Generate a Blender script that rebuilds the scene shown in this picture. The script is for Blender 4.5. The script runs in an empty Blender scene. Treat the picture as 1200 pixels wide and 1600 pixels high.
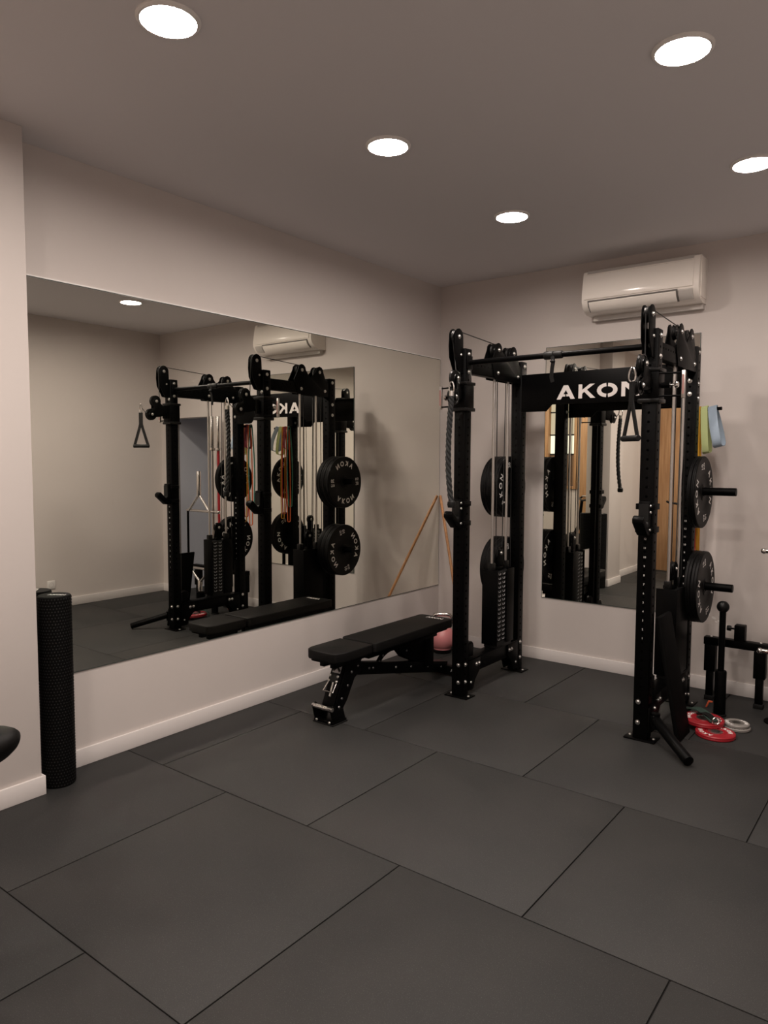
import bpy, bmesh, math, random
from mathutils import Vector, Matrix
random.seed(7)
scene = bpy.context.scene
COL = scene.collection
PI = math.pi

# ------------------------------------------------------------------ camera
W_ROOM, H_ROOM, Y_FRONT = 3.88, 2.973, -7.0
F_PX = 1136.47
cam_d = bpy.data.cameras.new('camera'); cam = bpy.data.objects.new('camera', cam_d); COL.objects.link(cam)
cam_d.sensor_fit = 'VERTICAL'; cam_d.sensor_height = 32.0; cam_d.lens = F_PX / 1600 * 32.0
cam_d.clip_start = 0.05; cam_d.clip_end = 60
yaw, pitch, roll = 0.6556, 0.0708, -0.0037
fw = Vector((-math.sin(yaw)*math.cos(pitch), math.cos(yaw)*math.cos(pitch), -math.sin(pitch)))
rt = Vector((math.cos(yaw), math.sin(yaw), 0)); dn = fw.cross(rt)
rt2 = rt*math.cos(roll) + dn*math.sin(roll); dn2 = -rt*math.sin(roll) + dn*math.cos(roll)
cam.matrix_world = Matrix(((rt2.x, -dn2.x, -fw.x, 3.38), (rt2.y, -dn2.y, -fw.y, -5.1646), (rt2.z, -dn2.z, -fw.z, 1.5391), (0, 0, 0, 1)))
scene.camera = cam

# ------------------------------------------------------------------ world, exposure, light levels
world = bpy.data.worlds.new('world'); scene.world = world; world.use_nodes = True
world.node_tree.nodes['Background'].inputs[0].default_value = (0.5, 0.55, 0.65, 1)
world.node_tree.nodes['Background'].inputs[1].default_value = 0.15
vs = scene.view_settings
vs.view_transform = 'Standard'; vs.look = 'None'; vs.gamma = 1; vs.use_curve_mapping = False
vs.exposure = 0.0
scene.cycles.use_denoising = True
scene.cycles.max_bounces = 14; scene.cycles.glossy_bounces = 10; scene.cycles.diffuse_bounces = 6
scene.cycles.blur_glossy = 0.15
LAMP_RADIANCE = 222.0
LAMP_COLOR = (1.0, 0.872, 0.785, 1)

# ------------------------------------------------------------------ materials
MATS = {}
def nd(nt, t, **kw):
    n = nt.nodes.new(t)
    for k, v in kw.items(): setattr(n, k, v)
    return n
def mat(name, col, rough=0.5, metal=0.0, noise=None, bump=None, coat=0.0, spec=0.5, rough_var=0.0):
    """noise=(scale, second colour, contrast lo, hi); bump=(scale, strength, distance)"""
    m = bpy.data.materials.new(name); m.use_nodes = True; nt = m.node_tree
    b = nt.nodes['Principled BSDF']
    b.inputs['Base Color'].default_value = (*col, 1); b.inputs['Roughness'].default_value = rough
    b.inputs['Metallic'].default_value = metal; b.inputs['Specular IOR Level'].default_value = spec
    b.inputs['Coat Weight'].default_value = coat
    tc = nd(nt, 'ShaderNodeTexCoord')
    if noise:
        n = nd(nt, 'ShaderNodeTexNoise'); n.inputs['Scale'].default_value = noise[0]; n.inputs['Detail'].default_value = 6
        r = nd(nt, 'ShaderNodeValToRGB')
        r.color_ramp.elements[0].position = noise[2]; r.color_ramp.elements[1].position = noise[3]
        r.color_ramp.elements[0].color = (*col, 1); r.color_ramp.elements[1].color = (*noise[1], 1)
        nt.links.new(tc.outputs['Object'], n.inputs['Vector']); nt.links.new(n.outputs['Fac'], r.inputs['Fac'])
        nt.links.new(r.outputs['Color'], b.inputs['Base Color'])
    if rough_var:
        n3 = nd(nt, 'ShaderNodeTexNoise'); n3.inputs['Scale'].default_value = 9; n3.inputs['Detail'].default_value = 5
        mr = nd(nt, 'ShaderNodeMapRange'); mr.inputs['To Min'].default_value = rough - rough_var; mr.inputs['To Max'].default_value = rough + rough_var
        nt.links.new(tc.outputs['Object'], n3.inputs['Vector']); nt.links.new(n3.outputs['Fac'], mr.inputs['Value'])
        nt.links.new(mr.outputs['Result'], b.inputs['Roughness'])
    if bump:
        n2 = nd(nt, 'ShaderNodeTexNoise'); n2.inputs['Scale'].default_value = bump[0]; n2.inputs['Detail'].default_value = 4
        bp = nd(nt, 'ShaderNodeBump'); bp.inputs['Strength'].default_value = bump[1]; bp.inputs['Distance'].default_value = bump[2]
        nt.links.new(tc.outputs['Object'], n2.inputs['Vector']); nt.links.new(n2.outputs['Fac'], bp.inputs['Height'])
        nt.links.new(bp.outputs['Normal'], b.inputs['Normal'])
    MATS[name] = m
    return m
def emit(name, col, strength):
    m = bpy.data.materials.new(name); m.use_nodes = True; nt = m.node_tree
    nt.nodes.remove(nt.nodes['Principled BSDF'])
    e = nd(nt, 'ShaderNodeEmission'); e.inputs[0].default_value = (*col[:3], 1); e.inputs[1].default_value = strength
    nt.links.new(e.outputs[0], nt.nodes['Material Output'].inputs[0]); MATS[name] = m
    return m

mat('wall_paint', (0.600, 0.555, 0.530), 0.75, noise=(1.4, (0.578, 0.533, 0.508), 0.35, 0.7), bump=(260, 0.08, 0.002))
mat('ceiling_paint', (0.715, 0.70, 0.715), 0.85, bump=(200, 0.05, 0.002))
mat('skirting', (0.70, 0.665, 0.65), 0.45)
mat('niche_light_tint', (0.52, 0.54, 0.60), 0.8)  # bluish tone puts the niche's different light into its wall colour
def rubber_floor():
    m = mat('rubber_mat', (0.030, 0.0295, 0.029), 0.62, bump=(420, 0.35, 0.0015), spec=0.4)
    nt = m.node_tree; b = nt.nodes['Principled BSDF']
    geo = nd(nt, 'ShaderNodeNewGeometry'); oi = nd(nt, 'ShaderNodeObjectInfo')
    n1 = nd(nt, 'ShaderNodeTexNoise'); n1.inputs['Scale'].default_value = 2.2; n1.inputs['Detail'].default_value = 5
    n2 = nd(nt, 'ShaderNodeTexNoise'); n2.inputs['Scale'].default_value = 300; n2.inputs['Detail'].default_value = 2
    n3 = nd(nt, 'ShaderNodeTexNoise'); n3.inputs['Scale'].default_value = 1.1; n3.inputs['Detail'].default_value = 8
    for n in (n1, n2, n3): nt.links.new(geo.outputs['Position'], n.inputs['Vector'])
    r1 = nd(nt, 'ShaderNodeValToRGB'); e = r1.color_ramp.elements
    e[0].position = 0.35; e[0].color = (0.0160, 0.0167, 0.0168, 1); e[1].position = 0.68; e[1].color = (0.0226, 0.0224, 0.0218, 1)
    nt.links.new(n1.outputs['Fac'], r1.inputs['Fac'])
    r2 = nd(nt, 'ShaderNodeValToRGB'); e = r2.color_ramp.elements
    e[0].position = 0.60; e[0].color = (0, 0, 0, 1); e[1].position = 0.72; e[1].color = (1, 1, 1, 1)
    nt.links.new(n2.outputs['Fac'], r2.inputs['Fac'])
    mx = nd(nt, 'ShaderNodeMix', data_type='RGBA'); mx.inputs[7].default_value = (0.060, 0.058, 0.055, 1)
    nt.links.new(r2.outputs['Color'], mx.inputs[0]); nt.links.new(r1.outputs['Color'], mx.inputs[6])
    hv = nd(nt, 'ShaderNodeHueSaturation'); mr = nd(nt, 'ShaderNodeMapRange'); mr.inputs['To Min'].default_value = 0.90; mr.inputs['To Max'].default_value = 1.10
    nt.links.new(oi.outputs['Random'], mr.inputs['Value']); nt.links.new(mr.outputs['Result'], hv.inputs['Value'])
    nt.links.new(mx.outputs[2], hv.inputs['Color']); nt.links.new(hv.outputs['Color'], b.inputs['Base Color'])
    rr = nd(nt, 'ShaderNodeMapRange'); rr.inputs['To Min'].default_value = 0.52; rr.inputs['To Max'].default_value = 0.75
    nt.links.new(n3.outputs['Fac'], rr.inputs['Value']); nt.links.new(rr.outputs['Result'], b.inputs['Roughness'])
rubber_floor()
mat('floor_joint', (0.010, 0.010, 0.010), 0.9)
mat('mirror_glass', (0.885, 0.885, 0.815), 0.0, metal=1.0)
mat('mirror_edge', (0.06, 0.075, 0.07), 0.2)
mat('black_steel', (0.0011, 0.0011, 0.0012), 0.40, spec=0.075)
mat('black_plastic', (0.003, 0.003, 0.003), 0.36, spec=0.25)
mat('hole_dark', (0.0015, 0.0015, 0.0015), 0.9, spec=0.0)
mat('black_rubber', (0.005, 0.005, 0.005), 0.55, bump=(700, 0.15, 0.0008), spec=0.25)
mat('plate_rubber', (0.003, 0.003, 0.0032), 0.48, bump=(500, 0.15, 0.0008), spec=0.14)
mat('upholstery', (0.0045, 0.0043, 0.0042), 0.5, bump=(650, 0.2, 0.0008), spec=0.16)
mat('chrome', (0.72, 0.70, 0.68), 0.18, metal=1.0)
mat('steel_rod', (0.62, 0.60, 0.58), 0.30, metal=1.0)
mat('zinc', (0.70, 0.69, 0.67), 0.28, metal=1.0)
mat('cable_black', (0.008, 0.008, 0.008), 0.45)
mat('white_print', (0.78, 0.76, 0.74), 0.6)
mat('logo_white', (0.60, 0.56, 0.54), 0.55)
mat('dark_zinc', (0.20, 0.20, 0.20), 0.35, metal=1.0)
mat('roller_foam', (0.0018, 0.0018, 0.0018), 0.65, spec=0.08)
mat('roller_stud', (0.006, 0.006, 0.006), 0.45, spec=0.3)
mat('ac_plastic', (0.93, 0.88, 0.82), 0.22, coat=0.4)
mat('ac_shadow', (0.16, 0.15, 0.14), 0.5)
mat('ac_grey', (0.55, 0.52, 0.49), 0.4)
mat('lamp_ring', (0.80, 0.78, 0.76), 0.4)
emit('lamp_glow', LAMP_COLOR, LAMP_RADIANCE)
emit('window_glow', (1.0, 0.95, 0.80), 1.5)
mat('frosted_brown', (0.20, 0.12, 0.07), 0.35)
emit('window_glow_soft', (1.0, 0.82, 0.62), 0.75)
mat('wood_stick', (0.52, 0.27, 0.12), 0.5, noise=(25, (0.42, 0.2, 0.085), 0.4, 0.65))
def wood_panel():
    m = mat('wood_door', (0.45, 0.26, 0.13), 0.45); nt = m.node_tree; b = nt.nodes['Principled BSDF']
    tc = nd(nt, 'ShaderNodeTexCoord'); mp = nd(nt, 'ShaderNodeMapping'); mp.inputs['Scale'].default_value = (14, 14, 0.8)
    n = nd(nt, 'ShaderNodeTexNoise'); n.inputs['Scale'].default_value = 3; n.inputs['Detail'].default_value = 8
    r = nd(nt, 'ShaderNodeValToRGB'); e = r.color_ramp.elements
    e[0].position = 0.3; e[0].color = (0.36, 0.19, 0.085, 1); e[1].position = 0.7; e[1].color = (0.55, 0.33, 0.17, 1)
    nt.links.new(tc.outputs['Object'], mp.inputs[0]); nt.links.new(mp.outputs[0], n.inputs['Vector'])
    nt.links.new(n.outputs['Fac'], r.inputs['Fac']); nt.links.new(r.outputs['Color'], b.inputs['Base Color'])
wood_panel()
mat('pink_paint', (0.66, 0.25, 0.26), 0.3, coat=0.4)
mat('red_rubber', (0.34, 0.011, 0.020), 0.42)
mat('grey_rubber', (0.24, 0.225, 0.21), 0.5)
mat('orange_plastic', (0.75, 0.13, 0.05), 0.4)
mat('band_blue', (0.30, 0.38, 0.47), 0.8, bump=(500, 0.4, 0.001))
mat('band_green', (0.50, 0.58, 0.27), 0.8, bump=(500, 0.4, 0.001))
mat('band_darkgreen', (0.05, 0.09, 0.07), 0.8)
mat('band_maroon', (0.22, 0.03, 0.045), 0.7)
mat('latex_red', (0.45, 0.03, 0.025), 0.5)
mat('latex_yellow', (0.70, 0.36, 0.03), 0.5)
mat('latex_orange', (0.75, 0.14, 0.03), 0.5)
mat('latex_green', (0.02, 0.16, 0.12), 0.5)
mat('strap_green', (0.02, 0.045, 0.035), 0.7)
mat('socket_white', (0.72, 0.70, 0.68), 0.35)
mat('sticker_grey', (0.45, 0.45, 0.46), 0.4)
mat('label_red', (0.40, 0.20, 0.18), 0.4)
mat('rope_black', (0.012, 0.013, 0.014), 0.75)
mat('black_frame', (0.01, 0.01, 0.01), 0.4)

# ------------------------------------------------------------------ mesh builder
ORIGIN = {}
class MB:
    def __init__(s): s.v = []; s.f = []; s.m = []
    def _add(s, vs, fs):
        o = len(s.v); s.v += [Vector(q) for q in vs]; s.f += [tuple(i + o for i in f) for f in fs]; return s
    def box(s, x0, x1, y0, y1, z0, z1):
        vs = [(x, y, z) for z in (z0, z1) for y in (y0, y1) for x in (x0, x1)]
        return s._add(vs, [(0, 2, 3, 1), (4, 5, 7, 6), (0, 1, 5, 4), (2, 6, 7, 3), (0, 4, 6, 2), (1, 3, 7, 5)])
    def beam(s, a, b, w, h, up=(0, 0, 1)):
        a = Vector(a); b = Vector(b); d = (b - a).normalized(); u = Vector(up); r = d.cross(u)
        if r.length < 1e-4: r = d.cross(Vector((0, 1, 0)))
        r.normalize(); u = r.cross(d).normalized()
        vs = [p + r*(w/2*i) + u*(h/2*j) for p in (a, b) for j in (-1, 1) for i in (-1, 1)]
        return s._add(vs, [(0, 1, 3, 2), (4, 6, 7, 5), (0, 4, 5, 1), (2, 3, 7, 6), (0, 2, 6, 4), (1, 5, 7, 3)])
    def prism(s, poly, axis, a, b):
        n = len(poly)
        def P(u, v, w): return {'x': (w, u, v), 'y': (u, w, v), 'z': (u, v, w)}[axis]
        vs = [P(u, v, a) for u, v in poly] + [P(u, v, b) for u, v in poly]
        fs = [tuple(range(n - 1, -1, -1)), tuple(range(n, 2*n))] + [(i, (i + 1) % n, n + (i + 1) % n, n + i) for i in range(n)]
        return s._add(vs, fs)
    def cyl(s, a, b, r, r2=None, n=16):
        a = Vector(a); b = Vector(b); r2 = r if r2 is None else r2
        q = (b - a).normalized().to_track_quat('Z', 'Y')
        cs = [(math.cos(2*PI*i/n), math.sin(2*PI*i/n)) for i in range(n)]
        vs = [a + q @ Vector((c*r, t*r, 0)) for c, t in cs] + [b + q @ Vector((c*r2, t*r2, 0)) for c, t in cs]
        return s._add(vs, [tuple(range(n - 1, -1, -1)), tuple(range(n, 2*n))] + [(i, (i + 1) % n, n + (i + 1) % n, n + i) for i in range(n)])
    def lathe(s, prof, o=(0, 0, 0), axis=(0, 0, 1), n=24):
        o = Vector(o); q = Vector(axis).normalized().to_track_quat('Z', 'Y'); base = len(s.v)
        k = len(prof); vs = []
        for i in range(n):
            c, t = math.cos(2*PI*i/n), math.sin(2*PI*i/n)
            vs += [o + q @ Vector((r*c, r*t, z)) for r, z in prof]
        fs = [(i*k + j, ((i + 1) % n)*k + j, ((i + 1) % n)*k + j + 1, i*k + j + 1) for i in range(n) for j in range(k - 1)]
        return s._add(vs, fs)
    def sphere(s, c, r, sc=(1, 1, 1), n=20):
        prof = [(max(1e-4, math.sin(PI*i/12))*r, -math.cos(PI*i/12)*r) for i in range(13)]
        b = len(s.v); s.lathe(prof, (0, 0, 0), (0, 0, 1), n)
        for i in range(b, len(s.v)):
            q = s.v[i]; s.v[i] = Vector((q.x*sc[0] + c[0], q.y*sc[1] + c[1], q.z*sc[2] + c[2]))
        return s
    def tube(s, pts, r, n=8, closed=False, flat=None):
        """round tube along pts; flat=(half width, half thickness, side vector) gives a strap"""
        pts = [Vector(q) for q in pts]; m = len(pts); rings = []; prev = None
        for i in range(m):
            if closed: d = pts[(i + 1) % m] - pts[i - 1]
            else: d = pts[min(i + 1, m - 1)] - pts[max(i - 1, 0)]
            d.normalize()
            if flat: side = Vector(flat[2]); side = (side - d*side.dot(d)).normalized()
            elif prev is None:
                side = d.cross(Vector((0.3, 0.2, 1))).normalized()
            else: side = (prev - d*prev.dot(d)).normalized()
            prev = side; up = d.cross(side)
            if flat: rings.append([pts[i] + side*(a*flat[0]) + up*(b*flat[1]) for a, b in ((-1, -1), (1, -1), (1, 1), (-1, 1))])
            else:
                rr = r[i] if isinstance(r, (list, tuple)) else r
                rings.append([pts[i] + side*(rr*math.cos(2*PI*j/n)) + up*(rr*math.sin(2*PI*j/n)) for j in range(n)])
        k = 4 if flat else n
        vs = [q for rg in rings for q in rg]; fs = []
        for i in range(m if closed else m - 1):
            for j in range(k):
                fs.append((i*k + j, i*k + (j + 1) % k, ((i + 1) % m)*k + (j + 1) % k, ((i + 1) % m)*k + j))
        if not closed: fs += [tuple(range(k - 1, -1, -1)), tuple(range((m - 1)*k, m*k))]
        return s._add(vs, fs)
    def mesh(s, name, bevel=0, seg=2, angle=35, off=Vector((0, 0, 0))):
        me = bpy.data.meshes.new(name)
        me.from_pydata([tuple(q - off) for q in s.v], [], s.f)
        bm = bmesh.new(); bm.from_mesh(me)
        bmesh.ops.recalc_face_normals(bm, faces=bm.faces)
        if bevel:
            es = [e for e in bm.edges if len(e.link_faces) == 2 and e.calc_face_angle(0) > math.radians(40)]
            bmesh.ops.bevel(bm, geom=es, offset=bevel, segments=seg, profile=0.5, affect='EDGES', clamp_overlap=True)
        bm.to_mesh(me); bm.free()
        me.polygons.foreach_set('use_smooth', [True]*len(me.polygons)); me.set_sharp_from_angle(angle=math.radians(angle))
        return me
    def build(s, name, material, parent=None, bevel=0, seg=2, angle=35, kind=None, label=None, at=None):
        off = ORIGIN.get(parent.name, Vector()) if parent else (Vector(at) if at else Vector())
        me = s.mesh(name, bevel, seg, angle, off); me.materials.append(MATS[material])
        o = bpy.data.objects.new(name, me); COL.objects.link(o)
        if parent: o.parent = parent
        elif at: o.location = at
        ORIGIN[o.name] = off.copy()
        if kind: o['kind'] = kind
        if label: o['label'] = label
        return o
def tag(o, label, cat, group=None):
    o['label'] = label; o['category'] = cat
    if group: o['group'] = group
    return o
def thing(name, loc, label, cat, group=None):
    o = bpy.data.objects.new(name, None); COL.objects.link(o); o.location = loc; o.empty_display_size = 0.1
    ORIGIN[o.name] = Vector(loc)
    return tag(o, label, cat, group)
def part(name, me, parent, loc, axis=None, spin=0, kind=None):
    """object sharing mesh me; its local +Z turned to axis; loc in world coordinates"""
    o = bpy.data.objects.new(name, me); COL.objects.link(o); o.parent = parent
    o.location = Vector(loc) - ORIGIN.get(parent.name, Vector())
    if axis is not None: o.rotation_mode = 'QUATERNION'; o.rotation_quaternion = Vector(axis).to_track_quat('Z', 'Y') @ Matrix.Rotation(spin, 3, 'Z').to_quaternion()
    if kind: o['kind'] = kind
    return o
def copy_tree(o, parent=None):
    c = o.copy(); COL.objects.link(c); c.parent = parent
    for ch in list(o.children): copy_tree(ch, c)
    return c
def rounded(x0, x1, y0, y1, r, n=5):
    out = []
    for cx, cy, a0 in ((x1 - r, y0 + r, -90), (x1 - r, y1 - r, 0), (x0 + r, y1 - r, 90), (x0 + r, y0 + r, 180)):
        for i in range(n + 1):
            a = math.radians(a0 + 90*i/n); out.append((cx + r*math.cos(a), cy + r*math.sin(a)))
    return out
def bez(p0, p1, p2, p3, n=12):
    p0, p1, p2, p3 = map(Vector, (p0, p1, p2, p3)); out = []
    for i in range(n + 1):
        t = i/n; out.append(p0*(1-t)**3 + p1*3*t*(1-t)**2 + p2*3*t*t*(1-t) + p3*t**3)
    return out
_txt = {}
def text_mesh(s, size, extrude=0.0006, bold=0.0, spacing=1.0):
    key = (s, size, extrude, bold, spacing)
    if key in _txt: return _txt[key]
    cu = bpy.data.curves.new('lettering', 'FONT'); cu.body = s; cu.size = size; cu.extrude = extrude; cu.offset = bold
    cu.align_x = 'CENTER'; cu.align_y = 'CENTER'; cu.space_character = spacing; cu.resolution_u = 3
    ob = bpy.data.objects.new('lettering_source', cu); COL.objects.link(ob)
    dg = bpy.context.evaluated_depsgraph_get(); me = bpy.data.meshes.new_from_object(ob.evaluated_get(dg))
    bpy.data.objects.remove(ob); bpy.data.curves.remove(cu)
    me.materials.clear(); me.materials.append(MATS['white_print']); _txt[key] = me
    return me
def put_text(mb, s, size, M4, **kw):
    """append lettering to an MB, transformed by the 4x4 matrix"""
    me = text_mesh(s, size, **kw)
    mb._add([M4 @ v.co for v in me.vertices], [tuple(p.vertices) for p in me.polygons])
def struct(mb, name, material, **kw):
    o = mb.build(name, material, **kw); o['kind'] = 'structure'; return o

# ------------------------------------------------------------------ room shell
T = 0.15
ox0, ox1, oz, odep = 2.97, 3.74, 2.01, 0.72            # doorway in the back wall
fl = struct(MB().box(-T, W_ROOM + T, Y_FRONT - T, T + odep, -0.10, -0.007), 'floor', 'floor_joint')
def floor_tiles():
    rows = [(-7.0, -6.008, 0.81), (-6.008, -5.008, 0.81), (-5.008, -4.008, 0.317), (-4.008, -3.008, 0.8025),
            (-3.008, -2.008, 0.316), (-2.008, -1.008, 0.813), (-1.008, 0.0, 0.3225), (0.0, 0.70, 0.81)]
    for y0, y1, xo in rows:
        xs = [0.0] + [xo + k for k in range(5) if 0.02 < xo + k < W_ROOM - 0.02] + [W_ROOM]
        if y0 == 0.0: xs = [ox0, ox1]
        if y0 == -7.0: y0 = -6.999
        for a, b in zip(xs, xs[1:]):
            g = 0.0022 + random.uniform(0, 0.0008)
            MB().box(a + g, b - g, y0 + g*0.8, y1 - g*0.8, -0.007, 0.0 + random.uniform(-0.0004, 0)).build('tile', 'rubber_mat', fl, bevel=0.0018, seg=2)
floor_tiles()
struct(MB().box(-T, W_ROOM + T, Y_FRONT - T, T + odep, H_ROOM, H_ROOM + 0.1), 'ceiling', 'ceiling_paint')
struct(MB().box(-T, 0, Y_FRONT - T, T, -0.007, H_ROOM), 'wall_left', 'wall_paint')
PX, PY0, PY1 = 0.155, -3.97, -3.545
struct(MB().box(-0.01, PX, PY0, PY1, -0.007, H_ROOM), 'wall_pier', 'wall_paint', bevel=0.003)
wb = struct(MB().box(0, ox0, 0, T, -0.007, H_ROOM).box(ox0, ox1, 0, T, oz, H_ROOM).box(ox1, W_ROOM, 0, T, -0.007, H_ROOM), 'wall_back', 'wall_paint')
struct(MB().box(W_ROOM, W_ROOM + T, Y_FRONT - T, T, -0.007, H_ROOM), 'wall_right', 'wall_paint')
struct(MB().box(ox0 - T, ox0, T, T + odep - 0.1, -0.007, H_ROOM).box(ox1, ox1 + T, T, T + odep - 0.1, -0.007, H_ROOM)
       .box(ox0 - T, ox1 + T, odep, odep + T, -0.007, H_ROOM).box(ox0, ox1, T, odep, 2.3, 2.4), 'wall_niche', 'niche_light_tint')
struct(MB().box(ox0, ox1, odep - 0.013, odep, 0, 0.09), 'baseboard_niche', 'skirting')
BH, BT = 0.088, 0.013
struct(MB().box(0, BT, PY1 + 0.0, 0, 0, BH), 'baseboard_left', 'skirting', bevel=0.002)
struct(MB().box(BT, ox0, -BT, 0, 0, BH).box(ox1, W_ROOM, -BT, 0, 0, BH), 'baseboard_back', 'skirting', bevel=0.002)
struct(MB().box(W_ROOM - BT, W_ROOM, Y_FRONT, -BT, 0, BH), 'baseboard_right', 'skirting', bevel=0.002)
struct(MB().box(PX, PX + BT, PY0 - BT, PY1 + BT, 0, BH).box(0, PX, PY1, PY1 + BT, 0, BH).box(0, PX, PY0 - BT, PY0, 0, BH), 'baseboard_pier', 'skirting', bevel=0.002)
struct(MB().box(0, BT, -5.295, PY0 - BT, 0, BH).box(0, BT, Y_FRONT, -5.40, 0, BH), 'baseboard_entrance', 'skirting', bevel=0.002)
for (x, z, r) in ((2.135, 0.505, 0.011), (2.165, 0.515, 0.014), (2.20, 0.495, 0.012), (2.235, 0.478, 0.015), (2.215, 0.470, 0.008), (2.145, 0.482, 0.007)):
    poly = [(x + r*random.uniform(0.5, 1.5)*math.cos(a*PI/4), z + r*random.uniform(0.4, 1.0)*math.sin(a*PI/4)) for a in range(8)]
    MB().prism(poly, 'y', -0.0012, 0.002).build('paint_chip', 'white_print', wb)
# wooden door behind the camera (seen in the far mirror)
d1 = struct(MB().box(0.13, 0.98, -5.345, -5.305, 0.008, 2.36), 'door_1', 'wood_door', bevel=0.003)
MB().box(0.0, 0.125, -5.40, -5.295, 0, 2.40).build('door_frame', 'skirting', d1, bevel=0.002)
for yy in (-5.305, -5.345):
    q = 1 if yy > -5.32 else -1
    MB().cyl((0.90, yy, 1.02), (0.90, yy + q*0.05, 1.02), 0.011).tube([(0.90, yy + q*0.045, 1.02), (0.87, yy + q*0.05, 1.02), (0.78, yy + q*0.05, 1.02)], 0.01).build('door_handle', 'steel_rod', d1)
for z in (0.25, 1.05, 1.85): MB().cyl((0.128, -5.30, z - 0.05), (0.128, -5.30, z + 0.05), 0.008).build('hinge', 'steel_rod', d1)
# front wall with a wood-framed window (seen in the mirrors)
wx0, wx1, wz0, wz1 = 1.66, 2.38, 1.05, 2.62
struct(MB().box(-T, wx0, Y_FRONT - T, Y_FRONT, -0.007, H_ROOM).box(wx1, W_ROOM + T, Y_FRONT - T, Y_FRONT, -0.007, H_ROOM)
       .box(wx0, wx1, Y_FRONT - T, Y_FRONT, -0.007, wz0).box(wx0, wx1, Y_FRONT - T, Y_FRONT, wz1, H_ROOM), 'wall_front', 'wall_paint')
w1 = struct(MB().box(wx0, wx0 + 0.12, Y_FRONT - 0.1, Y_FRONT + 0.03, wz0, wz1).box(wx1 - 0.12, wx1, Y_FRONT - 0.1, Y_FRONT + 0.03, wz0, wz1)
       .box(wx0 + 0.12, wx1 - 0.12, Y_FRONT - 0.1, Y_FRONT + 0.03, wz0, wz0 + 0.05).box(wx0 + 0.12, wx1 - 0.12, Y_FRONT - 0.1, Y_FRONT + 0.03, wz1 - 0.06, wz1), 'window_1', 'wood_door', bevel=0.003)
zs = [wz0 + 0.05, 1.66, 2.00, 2.40, wz1 - 0.06]
xs = [wx0 + 0.12, (wx0 + wx1)/2, wx1 - 0.12]
for i in range(4):
    for j in range(2):
        MB().box(xs[j] + 0.008, xs[j+1] - 0.008, Y_FRONT - 0.06, Y_FRONT - 0.05, zs[i] + 0.008, zs[i+1] - 0.008).build('pane', ('frosted_brown', 'window_glow', 'window_glow_soft', 'window_glow_soft')[i], w1)
for z in zs[1:4]: MB().box(xs[0], xs[2], Y_FRONT - 0.065, Y_FRONT - 0.04, z - 0.012, z + 0.012).build('glazing_bar', 'black_frame', w1)
MB().box(xs[1] - 0.012, xs[1] + 0.012, Y_FRONT - 0.066, Y_FRONT - 0.038, zs[0], zs[4]).build('glazing_bar', 'black_frame', w1)

# ------------------------------------------------------------------ mirrors
def mirror(name, x0, x1, y0, y1, z0, z1, face, label):
    root = thing(name, ((x0+x1)/2, (y0+y1)/2, z0), label, 'mirror')
    b = MB().box(x0, x1, y0, y1, z0, z1); b.build('backing', 'mirror_edge', root)
    g = MB()
    if face == 'x': g._add([(x1 + 0.0008, y0 + 0.004, z0 + 0.004), (x1 + 0.0008, y1 - 0.004, z0 + 0.004), (x1 + 0.0008, y1 - 0.004, z1 - 0.004), (x1 + 0.0008, y0 + 0.004, z1 - 0.004)], [(0, 1, 2, 3)])
    else: g._add([(x0 + 0.004, y0 - 0.0008, z0 + 0.004), (x1 - 0.004, y0 - 0.0008, z0 + 0.004), (x1 - 0.004, y0 - 0.0008, z1 - 0.004), (x0 + 0.004, y0 - 0.0008, z1 - 0.004)], [(0, 1, 2, 3)])
    g.build('glass', 'mirror_glass', root)
    if face == 'x': MB().box(x0, x1 + 0.003, y0, y1, z1, z1 + 0.006).build('top_strip', 'lamp_ring', root)
    return root
mirror('wall_mirror', 0.0, 0.006, PY1 + 0.005, -0.012, 0.483, 2.380, 'x', 'wide frameless mirror covering the left wall beside the bench')
mirror('wall_mirror', 0.952, 2.060, -0.006, 0.0, 0.487, 2.393, 'y', 'upright frameless mirror on the far wall behind the rack')

# ------------------------------------------------------------------ ceiling lights
lamp_me = MB().lathe([(0.0001, -0.001), (0.09, -0.001)], n=40).mesh('diffuser'); lamp_me.materials.append(MATS['lamp_glow'])
ring_me = MB().lathe([(0.0895, 0.0), (0.0905, -0.011), (0.098, -0.011), (0.104, -0.004), (0.104, 0.0)], n=40).mesh('trim_ring'); ring_me.materials.append(MATS['lamp_ring'])
LAMPS = [(1.305, -3.63, 'round ceiling light at the top left, nearest the left pillar'), (1.300, -2.44, 'round ceiling light in the middle of the ceiling, second from the top left one'),
         (1.300, -1.24, 'round ceiling light nearest the corner, above the pull-up bar side'), (2.590, -2.44, 'large round ceiling light at the top right of the ceiling'),
         (2.585, -1.225, 'round ceiling light cut by the right edge, near the air conditioner'), (2.590, -3.63, 'round ceiling light just above the top edge of the picture'),
         (1.30, -4.83, 'round ceiling light behind the camera near the wooden door'), (2.59, -4.83, 'round ceiling light behind the camera in the middle of the room'),
         (1.30, -6.03, 'round ceiling light by the window, near the wooden door'), (2.59, -6.03, 'round ceiling light by the window, on the right wall side')]
for x, y, lab in LAMPS:
    r = thing('ceiling_light', (x, y, H_ROOM), lab, 'light', 'round ceiling downlights')
    part('trim_ring', ring_me, r, (x, y, H_ROOM)); part('diffuser', lamp_me, r, (x, y, H_ROOM))

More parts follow.
